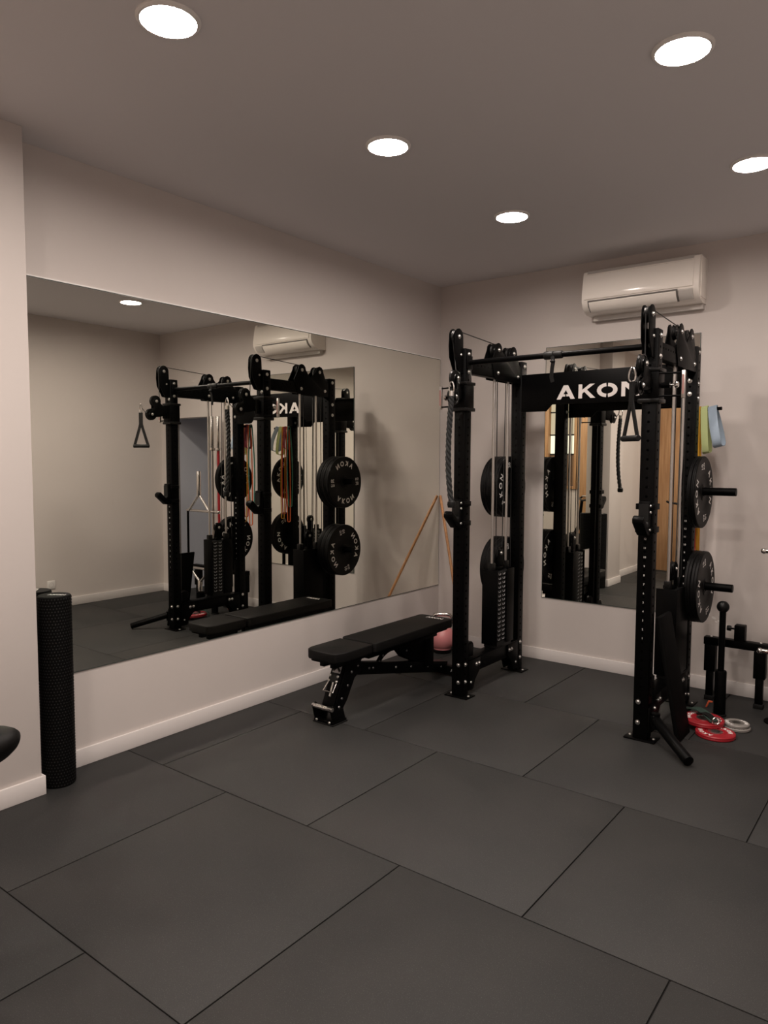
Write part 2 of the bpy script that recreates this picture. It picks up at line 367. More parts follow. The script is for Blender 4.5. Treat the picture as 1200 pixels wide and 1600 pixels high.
# ------------------------------------------------------------------ air conditioner
def air_conditioner():
    x0, x1 = 1.305, 2.085
    r = thing('air_conditioner', ((x0+x1)/2, 0, 2.565), 'white wall-mounted air conditioner above the far mirror', 'air conditioner')
    prof = [(0, 2.868), (-0.145, 2.868), (-0.168, 2.860), (-0.178, 2.842), (-0.203, 2.70), (-0.204, 2.655), (-0.185, 2.618), (-0.150, 2.588), (-0.10, 2.572), (0, 2.572)]
    MB().prism(prof, 'x', x0, x1).build('body', 'ac_plastic', r, bevel=0.004)
    MB().prism([(-0.172, 2.838), (-0.185, 2.832), (-0.2125, 2.70), (-0.2125, 2.662), (-0.198, 2.662), (-0.198, 2.70)], 'x', x0 + 0.02, x1 - 0.035).build('front_panel', 'ac_plastic', r, bevel=0.003)
    MB().prism([(-0.146, 2.866), (-0.149, 2.8695), (-0.171, 2.8615), (-0.1825, 2.842), (-0.176, 2.842)], 'x', x0 + 0.03, x1 - 0.04).build('intake_grille', 'ac_grey', r)
    MB().prism([(-0.2035, 2.656), (-0.206, 2.650), (-0.190, 2.615), (-0.150, 2.583), (-0.145, 2.588), (-0.18, 2.62)], 'x', x0 + 0.045, x1 - 0.13).build('outlet', 'ac_shadow', r)
    MB().prism([(-0.205, 2.644), (-0.210, 2.638), (-0.193, 2.606), (-0.160, 2.580), (-0.156, 2.586), (-0.188, 2.614)], 'x', x0 + 0.055, x1 - 0.14).build('louver', 'ac_plastic', r, bevel=0.0015)
    MB().prism([(-0.204, 2.650), (-0.209, 2.642), (-0.192, 2.608), (-0.165, 2.584), (-0.16, 2.59), (-0.19, 2.62)], 'x', x1 - 0.125, x1 - 0.035).build('control_panel', 'ac_grey', r, bevel=0.0015)
    MB().box(x1, x1 + 0.006, -0.160, -0.02, 2.60, 2.855).build('side_cap', 'ac_plastic', r, bevel=0.002)
    MB().box(x0 + 0.03, x1 - 0.01, -0.05, 0, 2.540, 2.573).build('mounting_plate', 'ac_grey', r)
air_conditioner()

# ------------------------------------------------------------------ shared hardware
bolt_mb = MB().lathe([(0.0001, 0), (0.0135, 0), (0.0135, 0.0025), (0.0095, 0.003), (0.0085, 0.008), (0.006, 0.0095), (0.0001, 0.0095)], n=12)
bolt_me = bolt_mb.mesh('bolt', angle=50); bolt_me.materials.append(MATS['zinc'])
sbolt_me = MB().lathe([(0.0001, 0), (0.0085, 0), (0.008, 0.004), (0.005, 0.006), (0.0001, 0.006)], n=10).mesh('bolt_small', angle=50); sbolt_me.materials.append(MATS['zinc'])
dbolt_me = sbolt_me.copy(); dbolt_me.materials.clear(); dbolt_me.materials.append(MATS['dark_zinc'])
def bolt(parent, loc, axis, small=False): return part('bolt', sbolt_me if small else bolt_me, parent, loc, axis)
def wheel_mesh(r, w):
    m = MB().lathe([(0.004, -w/2), (r*0.45, -w/2), (r*0.5, -w*0.36), (r*0.80, -w*0.36), (r*0.84, -w/2), (r, -w/2), (r*1.0, -w*0.40), (r*0.87, -w*0.12),
                    (r*0.87, w*0.12), (r, w*0.40), (r, w/2), (r*0.84, w/2), (r*0.80, w*0.36), (r*0.5, w*0.36), (r*0.45, w/2), (0.004, w/2)], n=28).mesh('pulley_wheel')
    m.materials.append(MATS['black_plastic']); return m
wheel50 = wheel_mesh(0.050, 0.026); wheel45 = wheel_mesh(0.045, 0.024)

# ------------------------------------------------------------------ the cable rack
XL, XR, YF, YR, HP, P = 0.925, 2.110, -1.150, -0.380, 2.245, 0.040
rack = thing('cable_rack', (1.5175, -0.765, 0), 'tall black steel cable rack with white lettering on its header plate', 'rack')
def upright(x, y, numbered):
    u = MB().box(x - P, x + P, y - P, y + P, 0.008, HP).build('upright', 'black_steel', rack, bevel=0.006)
    h = MB()
    z = 0.10
    while z < 2.20:
        for (cx, cy, ax) in ((x, y - P, (0, -1, 0)), (x + P, y, (1, 0, 0)), (x - P, y, (-1, 0, 0))):
            a = Vector(ax); c = Vector((cx, cy, z)); h.cyl(c - a*0.002, c + a*0.0004, 0.0075, n=8)
        z += 0.05
    h.build('peg_holes', 'hole_dark', u, kind='stuff')
    if numbered:
        t = MB()
        for i in range(1, 14):
            M4 = Matrix.Translation((x, y - P - 0.0006, 0.548 + 0.0497*(i - 1) + 0.024)) @ Matrix.Rotation(PI/2, 4, 'X')
            put_text(t, str(i), 0.0155, M4, extrude=0.0003)
        t.build('height_numbers', 'white_print', u, kind='stuff', label='small white height numbers')
    MB().box(x - 0.085, x + 0.085, y - 0.055, y + 0.055, 0, 0.008).build('foot_plate', 'black_steel', rack, bevel=0.002)
    for dx in (-0.065, 0.065): bolt(rack, (x + dx, y, 0.008), (0, 0, 1), True)
for x in (XL, XR):
    upright(x, YF, x == XR); upright(x, YR, x == XR)
def side(x, s):
    """s = +1 when outward is +x"""
    i = -s                                                                # inward
    # lower beam, gussets
    MB().box(x - 0.034, x + 0.034, YF + P, YR - P, 0.135, 0.232).build('lower_beam', 'black_steel', rack, bevel=0.004)
    MB().box(x - 0.045, x + 0.045, YF + P, YR - P, 0.232, 0.238).build('beam_cap', 'black_steel', rack, bevel=0.0015)
    for ya, yb in ((YF + P, YF + P + 0.15), (YR - P, YR - P - 0.15)):
        MB().prism([(ya, 0.03), (ya, 0.228), (yb, 0.228), (yb, 0.15), (ya*0.45 + yb*0.55, 0.085), (ya*0.6 + yb*0.4, 0.03)], 'x', x + i*0.034, x + i*0.043).build('gusset', 'black_steel', rack, bevel=0.001)
        MB().prism([(ya, 0.03), (ya, 0.228), (yb, 0.228), (yb, 0.15), (ya*0.45 + yb*0.55, 0.085), (ya*0.6 + yb*0.4, 0.03)], 'x', x - i*0.034, x - i*0.043).build('gusset', 'black_steel', rack, bevel=0.001)
        for q in (1, -1):
            bolt(rack, (x + q*0.043, ya*0.35 + yb*0.65, 0.19), (q, 0, 0)); bolt(rack, (x + q*0.043, ya*0.12 + yb*0.88, 0.19), (q, 0, 0)); bolt(rack, (x + q*0.043, ya*0.8 + yb*0.2, 0.08), (q, 0, 0), True)
    for y, d in ((YF, -1), (YR, -1)):
        for z in (0.10, 0.215):
            bolt(rack, (x - 0.012*s, y + d*P, z), (0, d, 0)); bolt(rack, (x + i*P, y, z), (i, 0, 0)); bolt(rack, (x - i*P, y, z - 0.04), (-i, 0, 0))
        bolt(rack, (x, y + d*P, HP - 0.135 + 0.045), (0, d, 0))
    # top beam
    tb = MB().box(x - 0.028, x + 0.028, YF + P, YR - P, 2.095, 2.185).build('top_beam', 'black_steel', rack, bevel=0.004)
    h = MB()
    for k in range(7):
        for q in (1, -1):
            c = Vector((x + q*0.028, YF + P + 0.05 + k*0.045, 2.155)); h.cyl(c - Vector((q*0.002, 0, 0)), c + Vector((q*0.0004, 0, 0)), 0.006, n=8)
    h.build('peg_holes', 'hole_dark', tb, kind='stuff')
    def hump(cy, r, z, n=7): return [(cy - r*math.cos(PI*k/(n-1)), z + r*math.sin(PI*k/(n-1))) for k in range(n)]
    poly = [(-0.80, 2.085), (-0.845, 2.20)] + hump(-0.750, 0.046, 2.287) + [(-0.668, 2.245), (-0.635, 2.238)] + hump(-0.535, 0.046, 2.287) + [(-0.455, 2.215), (-0.425, 2.20), (-0.425, 2.085)]
    for q in (1, -1):
        MB().prism(poly, 'x', x + q*0.029, x + q*0.035).build('pulley_bracket', 'black_steel', rack, bevel=0.001)
        for (y, z) in ((-0.750, 2.285), (-0.535, 2.285), (-0.760, 2.13), (-0.470, 2.13)): bolt(rack, (x + q*0.035, y, z), (q, 0, 0))
        bolt(rack, (x + q*P, YF, 2.21), (q, 0, 0)); bolt(rack, (x + q*P, YF, 2.10), (q, 0, 0)); bolt(rack, (x + q*P, YR, 2.21), (q, 0, 0)); bolt(rack, (x + q*P, YR, 2.02), (q, 0, 0)); bolt(rack, (x + q*P, YR, 1.93), (q, 0, 0))
    for y in (-0.750, -0.535): part('pulley_wheel', wheel45, rack, (x, y, 2.283), (1, 0, 0))
    # tall front pulley
    poly = [(-1.190, 2.085), (-1.190, 2.26)] + [(-1.240 + 0.048*math.cos(a), 2.312 + 0.048*math.sin(a)) for a in [PI*k/8 for k in range(0, 9)]] + [(-1.292, 2.25), (-1.285, 2.18), (-1.235, 2.09)]
    for q in (1, -1):
        MB().prism(poly, 'x', x + q*0.017, x + q*0.023).build('pulley_bracket', 'black_steel', rack, bevel=0.001)
        bolt(rack, (x + q*0.023, -1.240, 2.310), (q, 0, 0)); bolt(rack, (x + q*0.023, -1.215, 2.20), (q, 0, 0), True)
    part('pulley_wheel', wheel45, rack, (x, -1.240, 2.308), (1, 0, 0))
    # sliding pulley carriage on the front upright
    sl = MB().box(x - 0.052, x + 0.052, YF - 0.052, YF + 0.052, 1.862, 2.028).build('carriage', 'black_steel', rack, bevel=0.008)
    MB().box(x - 0.058, x + 0.058, YF - 0.058, YF + 0.058, 1.852, 1.874).build('carriage_collar', 'black_plastic', sl, bevel=0.004)
    MB().box(x - 0.058, x + 0.058, YF - 0.058, YF + 0.058, 2.016, 2.036).build('carriage_collar', 'black_plastic', sl, bevel=0.004)
    sw = 0.33 if s < 0 else 0.0                                            # left arm swivelled aside
    def A(d, z, off=0): return Vector((x + d*math.sin(sw) + off*math.cos(sw), YF - 0.045 - d*math.cos(sw), z))
    MB().cyl((x, YF - 0.075, 1.90), (x, YF - 0.075, 2.01), 0.018).build('swivel', 'black_steel', sl)
    for q in (1, -1):
        vs = [(0.02, 1.93), (0.02, 1.975), (0.085, 2.03), (0.10, 2.065), (0.125, 2.075), (0.148, 2.062), (0.152, 2.03), (0.150, 1.975), (0.19, 1.955), (0.196, 1.925), (0.175, 1.905), (0.10, 1.91)]
        m = MB(); n = len(vs)
        ring = [[A(d, z, q*(0.017 + e)) for d, z in vs] for e in (0, 0.006)]
        m._add(ring[0] + ring[1], [tuple(range(n)), tuple(range(2*n - 1, n - 1, -1))] + [(k, (k + 1) % n, n + (k + 1) % n, n + k) for k in range(n)])
        m.build('pulley_arm', 'black_steel', sl, bevel=0.001)
        for d, z in ((0.125, 2.045), (0.170, 1.930)): bolt(rack, A(d, z, q*0.023), (A(0, 0, q) - A(0, 0, 0)))
    for d, z in ((0.125, 2.045), (0.170, 1.930)): part('pulley_wheel', wheel50, rack, A(d, z), (A(0, 0, 1) - A(0, 0, 0)))
    # U-shaped adjuster handle with label, pull pin
    for z in (2.005, 1.885): MB().tube([(x + s*0.04, YF - 0.045, z), (x + s*0.10, YF - 0.02, z), (x + s*0.165, YF - 0.005, z)], 0.0055, 8).build('adjuster_rod', 'black_steel', sl)
    MB().box(x + s*0.165 - 0.009, x + s*0.165 + 0.009, YF - 0.014, YF + 0.004, 1.872, 2.018).build('adjuster_grip', 'steel_rod', sl, bevel=0.003)
    MB().box(x + s*0.165 - 0.005, x + s*0.165 + 0.005, YF - 0.0152, YF - 0.013, 1.895, 1.995).build('warning_label', 'label_red', sl)
    MB().cyl((x + s*0.05, YF, 1.945), (x + s*0.095, YF, 1.945), 0.016).build('pin_housing', 'black_steel', sl)
    MB().lathe([(0.0001, 0), (0.006, 0), (0.006, 0.022), (0.017, 0.026), (0.019, 0.034), (0.015, 0.042), (0.0001, 0.044)], (x + s*0.095, YF, 1.945), (s, 0, 0), 14).build('pin_knob', 'chrome', sl)
    # guide rods, weight stack with shroud
    ya, yb, zt = -0.765, -0.530, 0.785
    for y in (-0.755 + 0.01, -0.548): MB().cyl((x, y, 0.26), (x, y, 2.10), 0.0092, n=12).build('guide_rod', 'steel_rod', rack)
    pl = MB().box(-0.052, 0.052, -0.105, 0.105, 0, 0.0275).mesh('stack_plate', 0.003); pl.materials.append(MATS['black_rubber'])
    lab = MB()
    for k in range(16):
        z = 0.286 + k*0.0305
        part('stack_plate', pl, rack, (x, (ya + yb)/2, z))
        for y in (-0.725, -0.665):
            xx = x + i*0.0525
            lab.tube([(xx, y - 0.014, z + 0.019), (xx, y - 0.010, z + 0.008), (xx, y + 0.010, z + 0.008), (xx, y + 0.014, z + 0.019)], 0.0016, 5)
    lab.build('stack_notches', 'sticker_grey', rack, kind='stuff')
    MB().box(x - 0.061, x + 0.061, ya - 0.004, ya, 0.262, zt).build('shroud_panel', 'black_steel', rack, bevel=0.001)
    MB().box(x - 0.061, x + 0.061, yb, yb + 0.004, 0.262, zt).build('shroud_panel', 'black_steel', rack, bevel=0.001)
    MB().box(min(x - i*0.061, x - i*0.057), max(x - i*0.061, x - i*0.057), ya, yb, 0.262, zt).build('shroud_panel', 'black_steel', rack, bevel=0.001)
    MB().box(min(x + i*0.061, x + i*0.057), max(x + i*0.061, x + i*0.057), -0.635, yb, 0.262, zt).build('shroud_panel', 'black_steel', rack, bevel=0.001)
    MB().box(x - 0.05, x + 0.05, ya + 0.01, yb - 0.01, 0.238, 0.284).build('stack_base', 'black_rubber', rack, bevel=0.004)
    for y in (-0.745, -0.548): MB().box(x - 0.018, x + 0.018, y - 0.023, y + 0.022, zt - 0.01, 0.832).build('rod_bushing', 'black_plastic', rack, bevel=0.003)
    MB().box(x - 0.017, x - 0.011, -0.675, -0.615, 0.80, 0.92).box(x + 0.011, x + 0.017, -0.675, -0.615, 0.80, 0.92).box(x - 0.017, x + 0.017, -0.675, -0.615, 0.775, 0.80).build('stack_yoke', 'black_steel', rack, bevel=0.002)
    part('pulley_wheel', wheel45, rack, (x, -0.645, 0.895), (1, 0, 0))
    for q in (1, -1): bolt(rack, (x + q*0.017, -0.645, 0.895), (q, 0, 0))
    # cables
    c = MB()
    R_ = 0.0032
    c.tube([(x, -1.282, 2.308), (x, -1.270, 2.335), (x, -1.240, 2.350), (x, -0.75, 2.326), (x, -0.715, 2.31), (x, -0.706, 2.283), (x, -0.690, 0.90), (x, -0.68, 0.87), (x, -0.645, 0.852), (x, -0.610, 0.87), (x, -0.602, 0.90), (x, -0.580, 2.283), (x, -0.565, 2.315), (x, -0.535, 2.326), (x, -0.505, 2.315), (x, -0.494, 2.283), (x, -0.470, 0.30)], R_, 6)
    p0 = A(0.080, 2.045); p1 = A(0.222, 1.94)
    c.tube([(x, -1.282, 2.308), (p0.x, p0.y, 2.045), A(0.135, 1.99), p1, A(0.262, 1.985)], R_, 6)
    c.tube([(x + i*0.02, YF + 0.060, 1.86), (x + i*0.02, YF + 0.060, 0.14)], R_, 6)
    c.build('cable', 'cable_black', rack)
    # low pulley behind the front upright
    MB().box(x - 0.022, x - 0.016, YF + P, YF + 0.13, 0.245, 0.33).box(x + 0.016, x + 0.022, YF + P, YF + 0.13, 0.245, 0.33).box(x - 0.022, x + 0.022, YF + P, YF + 0.05, 0.24, 0.33).build('low_pulley_bracket', 'black_steel', rack, bevel=0.001)
    part('pulley_wheel', wheel45, rack, (x, YF + 0.105, 0.300), (1, 0, 0))
    # plate storage pegs on the rear upright
    for z in (1.355, 0.765):
        MB().lathe([(0.0001, 0), (0.036, 0), (0.036, 0.008), (0.025, 0.010), (0.025, 0.236), (0.023, 0.239), (0.0001, 0.239)], (x + s*P, YR, z), (s, 0, 0), 24).build('storage_peg', 'black_steel', rack, angle=30)
side(XL, -1); side(XR, 1)
for z in (2.035, 1.955): bolt(rack, (XR, YR - P, z), (0, -1, 0))
for x_, z in ((XR - 0.022, 2.072), (XL - 0.022, 2.072)): bolt(rack, (x_, YF - P, z), (0, -1, 0))
# pull-up bar
b = MB().cyl((XL + P, YF, 2.157), (XR - P, YF, 2.157), 0.0165, n=18).build('pull_up_bar', 'black_steel', rack)
for x in (XL + P, XR - P - 0.01): MB().box(x, x + 0.01, YF - 0.032, YF + 0.032, 2.115, 2.20).build('bar_flange', 'black_steel', b, bevel=0.002)
# header plate with stencil lettering
hx0, hx1, hy = XL + P, XR - P, YR - P
poly = [(hx0, 1.885), (1.157, 1.885), (1.20, 1.930), (XL + XR - 1.20, 1.930), (XL + XR - 1.157, 1.885), (hx1, 1.885), (hx1, 2.148), (hx0, 2.148)]
hdr = MB().prism(poly, 'y', hy - 0.004, hy + 0.004).build('header_plate', 'black_steel', rack, bevel=0.0015)
MB().box(hx0, hx1, hy + 0.004, hy + 0.05, 2.140, 2.148).build('header_flange', 'black_steel', hdr, bevel=0.001)
def stencil():
    zb, zt = 1.962, 2.056; h = zt - zb; yy = hy - 0.0056
    def letter(polys, x0, w):
        m = MB()
        for pl in polys: m.prism([(x0 + u*w, zb + v*h) for u, v in pl], 'y', yy, hy - 0.0038)
        m.build('letter', 'logo_white', hdr, label='off-white stencil letter')
    letter([[(0, 0), (0.23, 0), (0.31, 0.2), (0.47, 0.2), (0.47, 0.36), (0.375, 0.36), (0.50, 0.66), (0.625, 0.36), (0.53, 0.36), (0.53, 0.2), (0.69, 0.2), (0.77, 0), (1, 0), (0.62, 1), (0.38, 1)]], 1.235, 0.132)
    letter([[(0, 0), (0.22, 0), (0.22, 0.33), (0.34, 0.46), (0.72, 0), (1, 0), (0.50, 0.60), (0.96, 1), (0.66, 1), (0.22, 0.60), (0.22, 1), (0, 1)]], 1.392, 0.118)
    def arc(a0, a1, r0, r1, n=9, cx=0.5, cy=0.5):
        o = [(cx + r1*0.5*2*math.cos(math.radians(a0 + (a1 - a0)*k/n))*0.5, cy + r1*math.sin(math.radians(a0 + (a1 - a0)*k/n))*0.5) for k in range(n + 1)]
        q = [(cx + r0*math.cos(math.radians(a1 + (a0 - a1)*k/n))*0.5, cy + (r0 - 0.06)*math.sin(math.radians(a1 + (a0 - a1)*k/n))*0.5) for k in range(n + 1)]
        return o + q
    letter([arc(-84, 84, 0.58, 1.0), arc(96, 264, 0.58, 1.0)], 1.520, 0.140)
    letter([[(0, 0), (0.2, 0), (0.2, 0.66), (0.76, 0), (1, 0), (1, 1), (0.8, 1), (0.8, 0.36), (0.24, 1), (0, 1)]], 1.685, 0.128)
stencil()
# landmine sleeve at the foot of the right front upright
lm = MB().box(XR + P, XR + P + 0.012, YF - 0.038, YF + 0.06, 0.05, 0.19).box(XR + P + 0.012, XR + P + 0.05, YF - 0.03, YF + 0.03, 0.085, 0.15).build('landmine_bracket', 'black_steel', rack, bevel=0.003)
MB().cyl((XR + 0.075, YF - 0.01, 0.075), (XR + 0.075, YF - 0.01, 0.16), 0.024).build('landmine_pivot', 'black_steel', rack)
a, b_ = Vector((XR + 0.08, YF - 0.02, 0.125)), Vector((2.425, -1.395, 0.030))
d = (b_ - a).normalized()
MB().cyl(a, b_, 0.0275, n=20).cyl(b_ - d*0.002, b_ + d*0.001, 0.022, n=20).build('landmine_sleeve', 'black_steel', rack, bevel=0.002)
for z in (0.07, 0.17): bolt(rack, (XR + P + 0.012, YF + 0.045, z), (1, 0, 0))

# ------------------------------------------------------------------ things on the rack
def j_hook(x, zo, label):
    r = thing('j_hook', (x, YF - P, 1.115 + zo), label, 'rack hook', 'hooks on the front uprights')
    y0 = YF - P - 0.004
    poly = [(y0, 1.295), (y0 - 0.028, 1.295), (y0 - 0.030, 1.180), (y0 - 0.048, 1.165), (y0 - 0.110, 1.222), (y0 - 0.128, 1.205), (y0 - 0.128, 1.185), (y0 - 0.045, 1.112), (y0, 1.112)]
    MB().prism([(u, v + zo) for u, v in poly], 'x', x - 0.030, x + 0.030).build('hook_body', 'black_steel', r, bevel=0.004)
    MB().prism([(y0 - 0.0285, 1.28 + zo), (y0 - 0.034, 1.28 + zo), (y0 - 0.034, 1.185 + zo), (y0 - 0.050, 1.172 + zo), (y0 - 0.104, 1.222 + zo), (y0 - 0.100, 1.210 + zo), (y0 - 0.049, 1.163 + zo), (y0 - 0.0285, 1.18 + zo)], 'x', x - 0.026, x + 0.026).build('liner', 'black_rubber', r)
    for z in (1.265, 1.140):
        MB().box(x - 0.052, x - 0.0405, YF - P - 0.004, YF + 0.03, z - 0.016 + zo, z + 0.016 + zo).box(x + 0.0405, x + 0.052, YF - P - 0.004, YF + 0.03, z - 0.016 + zo, z + 0.016 + zo).box(x - 0.052, x + 0.052, YF - P - 0.012, YF - P - 0.004, z - 0.016 + zo, z + 0.016 + zo).build('bracket', 'black_steel', r, bevel=0.002)
    for z in (1.27, 1.235, 1.14): part('bolt', sbolt_me, r, (x + 0.030, y0 - 0.014, z + zo), (1, 0, 0))
j_hook(XL, 0.0, 'black rack hook on the left front post, below the hanging rope')
j_hook(XR, 0.03, 'black rack hook on the right front post, below the hanging handle')

def carabiner(c, label, axis='x'):
    c = Vector(c)
    pts = []
    for k in range(20):
        a = 2*PI*k/20; rr = 0.014 + 0.006*(1 - math.sin(a))*0.5
        pts.append(c + Vector((rr*math.cos(a), 0, 0.036*math.sin(a))))
    o = MB().tube(pts, 0.0042, 7, closed=True).build('carabiner', 'chrome', None, at=tuple(c))
    tag(o, label, 'carabiner', 'carabiners on the cable ends')
# rope on the left carriage, handle on the right carriage
carabiner((1.022, -1.440, 1.975), 'steel carabiner holding the black rope on the left post')
carabiner((2.110, -1.465, 1.975), 'steel carabiner holding the handle on the right post')
def rope():
    x, y = 1.022, -1.440
    r = thing('triceps_rope', (x, y, 1.29), 'black twisted rope hanging from the left front post', 'rope')
    path = bez((x, y, 1.925), (x - 0.012, y + 0.004, 1.78), (x - 0.035, y - 0.01, 1.52), (x + 0.012, y - 0.008, 1.285), 44)
    MB().cyl((x, y, 1.925), (x, y, 1.955), 0.016).build('ferrule', 'zinc', r)
    for ph in (0, 2*PI/3, 4*PI/3):
        pts = [q + Vector((0.009*math.cos(ph + k*0.9), 0.009*math.sin(ph + k*0.9), 0)) for k, q in enumerate(path)]
        MB().tube(pts, 0.0095, 7).build('strand', 'rope_black', r)
    e = path[-1]
    MB().lathe([(0.0001, -0.03), (0.022, -0.028), (0.026, -0.010), (0.024, 0.006), (0.016, 0.014), (0.0001, 0.016)], e, n=18).build('end_stop', 'black_rubber', r)
rope()
def d_handle():
    x, y = 2.110, -1.465
    r = thing('strap_stirrup', (x, y, 1.645), 'black strap handle with round grip hanging on the right post', 'cable attachment')
    MB().tube([(x, y, 1.94), (x, y, 1.83)], 0, flat=(0.016, 0.005, (0.8, -0.6, 0))).build('strap_top', 'black_rubber', r)
    ax = Vector((0.80, -0.60, 0))
    for q in (1, -1):
        e = Vector((x, y, 1.66)) + ax*(0.058*q)
        MB().tube([(x, y, 1.86), Vector((x, y, 1.80)) + ax*(0.016*q), e], 0, flat=(0.011, 0.004, (0.8, -0.6, 0))).build('strap', 'black_rubber', r)
    MB().cyl(Vector((x, y, 1.655)) - ax*0.068, Vector((x, y, 1.655)) + ax*0.068, 0.0155, n=18).build('grip', 'black_rubber', r, bevel=0.003)
d_handle()
def bar_band():
    x = 1.535
    r = thing('bar_strap', (x, YF, 2.00), 'black strap wrapped around the middle of the pull-up bar', 'strap')
    MB().cyl((x - 0.055, YF, 2.157), (x + 0.005, YF, 2.157), 0.024, n=18).cyl((x + 0.005, YF, 2.157), (x + 0.06, YF, 2.157), 0.0225, n=18).build('wrap', 'black_rubber', r, bevel=0.005)
    MB().tube([(x + 0.005, YF - 0.018, 2.15), (x + 0.012, YF - 0.022, 2.115), (x + 0.004, YF - 0.018, 2.08), (x - 0.002, YF - 0.014, 2.03), (x + 0.006, YF - 0.012, 2.00)], 0, flat=(0.011, 0.003, (1, 0, 0))).build('tail', 'black_rubber', r)
    MB().sphere((x + 0.01, YF - 0.026, 2.118), 0.013, (1.3, 0.8, 0.7), 12).build('knot', 'black_rubber', r)
bar_band()

# ------------------------------------------------------------------ weight plates
def make_plate(name, R, t, mate, txt, num, label, group, hub='black_steel', text_scale=1.0, cat='weight plate'):
    """bumper plate, axis = local z, outer face at z = t"""
    r = bpy.data.objects.new(name, None); COL.objects.link(r); r.empty_display_size = 0.1; ORIGIN[r.name] = Vector()
    tag(r, label, cat, group)
    e = 0.004
    prof = [(0.0265, 0.002), (0.05, 0.002), (0.052, 0.0055), (R*0.50, 0.0055), (R*0.55, 0.0), (R - e, 0.0), (R, e), (R, t*0.42), (R - 0.002, t*0.5), (R, t*0.58), (R, t - e), (R - e, t), (R*0.55, t), (R*0.50, t - 0.0055), (0.052, t - 0.0055), (0.05, t - 0.002), (0.0265, t - 0.002), (0.0265, 0.002)]
    MB().lathe(prof, n=56).build('disc', mate, r, angle=30)
    MB().lathe([(0.0255, 0.001), (0.040, 0.001), (0.040, -0.0005), (0.0255, -0.0005), (0.0255, t + 0.0005), (0.040, t + 0.0005), (0.040, t - 0.001), (0.0255, t - 0.001)], n=28).build('hub_ring', hub, r)
    m = MB(); rr = R*0.725; sz = R*0.258*text_scale
    for face in (0, 1):
        F = Matrix.Identity(4) if face else Matrix.Rotation(PI, 4, 'X')
        zz = t if face else 0.0
        for half in (0, PI):
            for k, ch in enumerate(txt):
                a = math.radians(33 - 66*k/(len(txt) - 1)) + half
                M4 = F @ Matrix.Translation((0, 0, zz + 0.0001)) @ Matrix.Rotation(a, 4, 'Z') @ Matrix.Translation((0, rr, 0))
                put_text(m, ch, sz, M4, extrude=0.0003, bold=0.0016)
            if num:
                B = F @ Matrix.Translation((0, 0, zz + 0.0001)) @ Matrix.Rotation(half, 4, 'Z') @ Matrix.Translation((rr, 0, 0))
                put_text(m, num, sz*0.72, B @ Matrix.Translation((0, sz*0.33, 0)), extrude=0.0003, bold=0.0006)
                put_text(m, 'KG', sz*0.55, B @ Matrix.Translation((0, -sz*0.33, 0)), extrude=0.0003, bold=0.0005)
    m.build('lettering', 'white_print', r, kind='stuff', label='white lettering')
    return r
def place_plate(r, loc, axis, spin=0.0):
    r.location = loc; r.rotation_mode = 'QUATERNION'
    q = Vector(axis).to_track_quat('Z', 'Y'); r.rotation_quaternion = q @ Matrix.Rotation(spin, 3, 'Z').to_quaternion()
G = 'black bumper plates on the rack pegs'
x = XR + P + 0.009
def spin_for(axis, ang):
    """spin so the text's local +Y points at ang (radians from straight up) in the plane"""
    q = Vector(axis).to_track_quat('Z', 'Y'); y = q @ Vector((0, 1, 0)); xx = q @ Vector((1, 0, 0))
    up = Vector((0, 0, 1)); base = math.atan2(-up.dot(xx), up.dot(y)); return base + ang
def stack(side_s, z, specs, where):
    xx = (XR if side_s > 0 else XL) + side_s*(P + 0.0085)
    for k, (t, num, ang, lab) in enumerate(specs):
        r = make_plate('bumper_plate', 0.224 - 0.001*k, t, 'plate_rubber', 'AKON', num, lab, G)
        place_plate(r, (xx, YR, z), (side_s, 0, 0), spin_for((side_s, 0, 0), ang)); xx += side_s*(t + 0.001)
stack(1, 1.349, [(0.021, '5', 2.0, 'thin black bumper plate against the right post, on the upper peg'), (0.023, '10', -1.35, 'outer thin black bumper plate on the upper right peg')], 'ur')
stack(1, 0.759, [(0.036, '15', 1.0, 'black bumper plate against the right post, on the lower peg'), (0.038, '15', -1.25, 'outer black bumper plate on the lower right peg, above the red plates')], 'lr')
stack(-1, 1.349, [(0.045, '20', 1.45, 'black bumper plate against the left rear post, on the upper peg'), (0.045, '20', 0.9, 'middle black bumper plate on the upper left peg'), (0.045, '20', -0.05, 'outermost black bumper plate on the upper left peg, facing the wide mirror')], 'ul')
stack(-1, 0.759, [(0.045, '15', 1.2, 'black bumper plate against the left rear post, on the lower peg'), (0.045, '10', 2.2, 'middle black bumper plate on the lower left peg'), (0.040, '10', 1.35, 'outermost black bumper plate on the lower left peg, facing the wide mirror')], 'll')

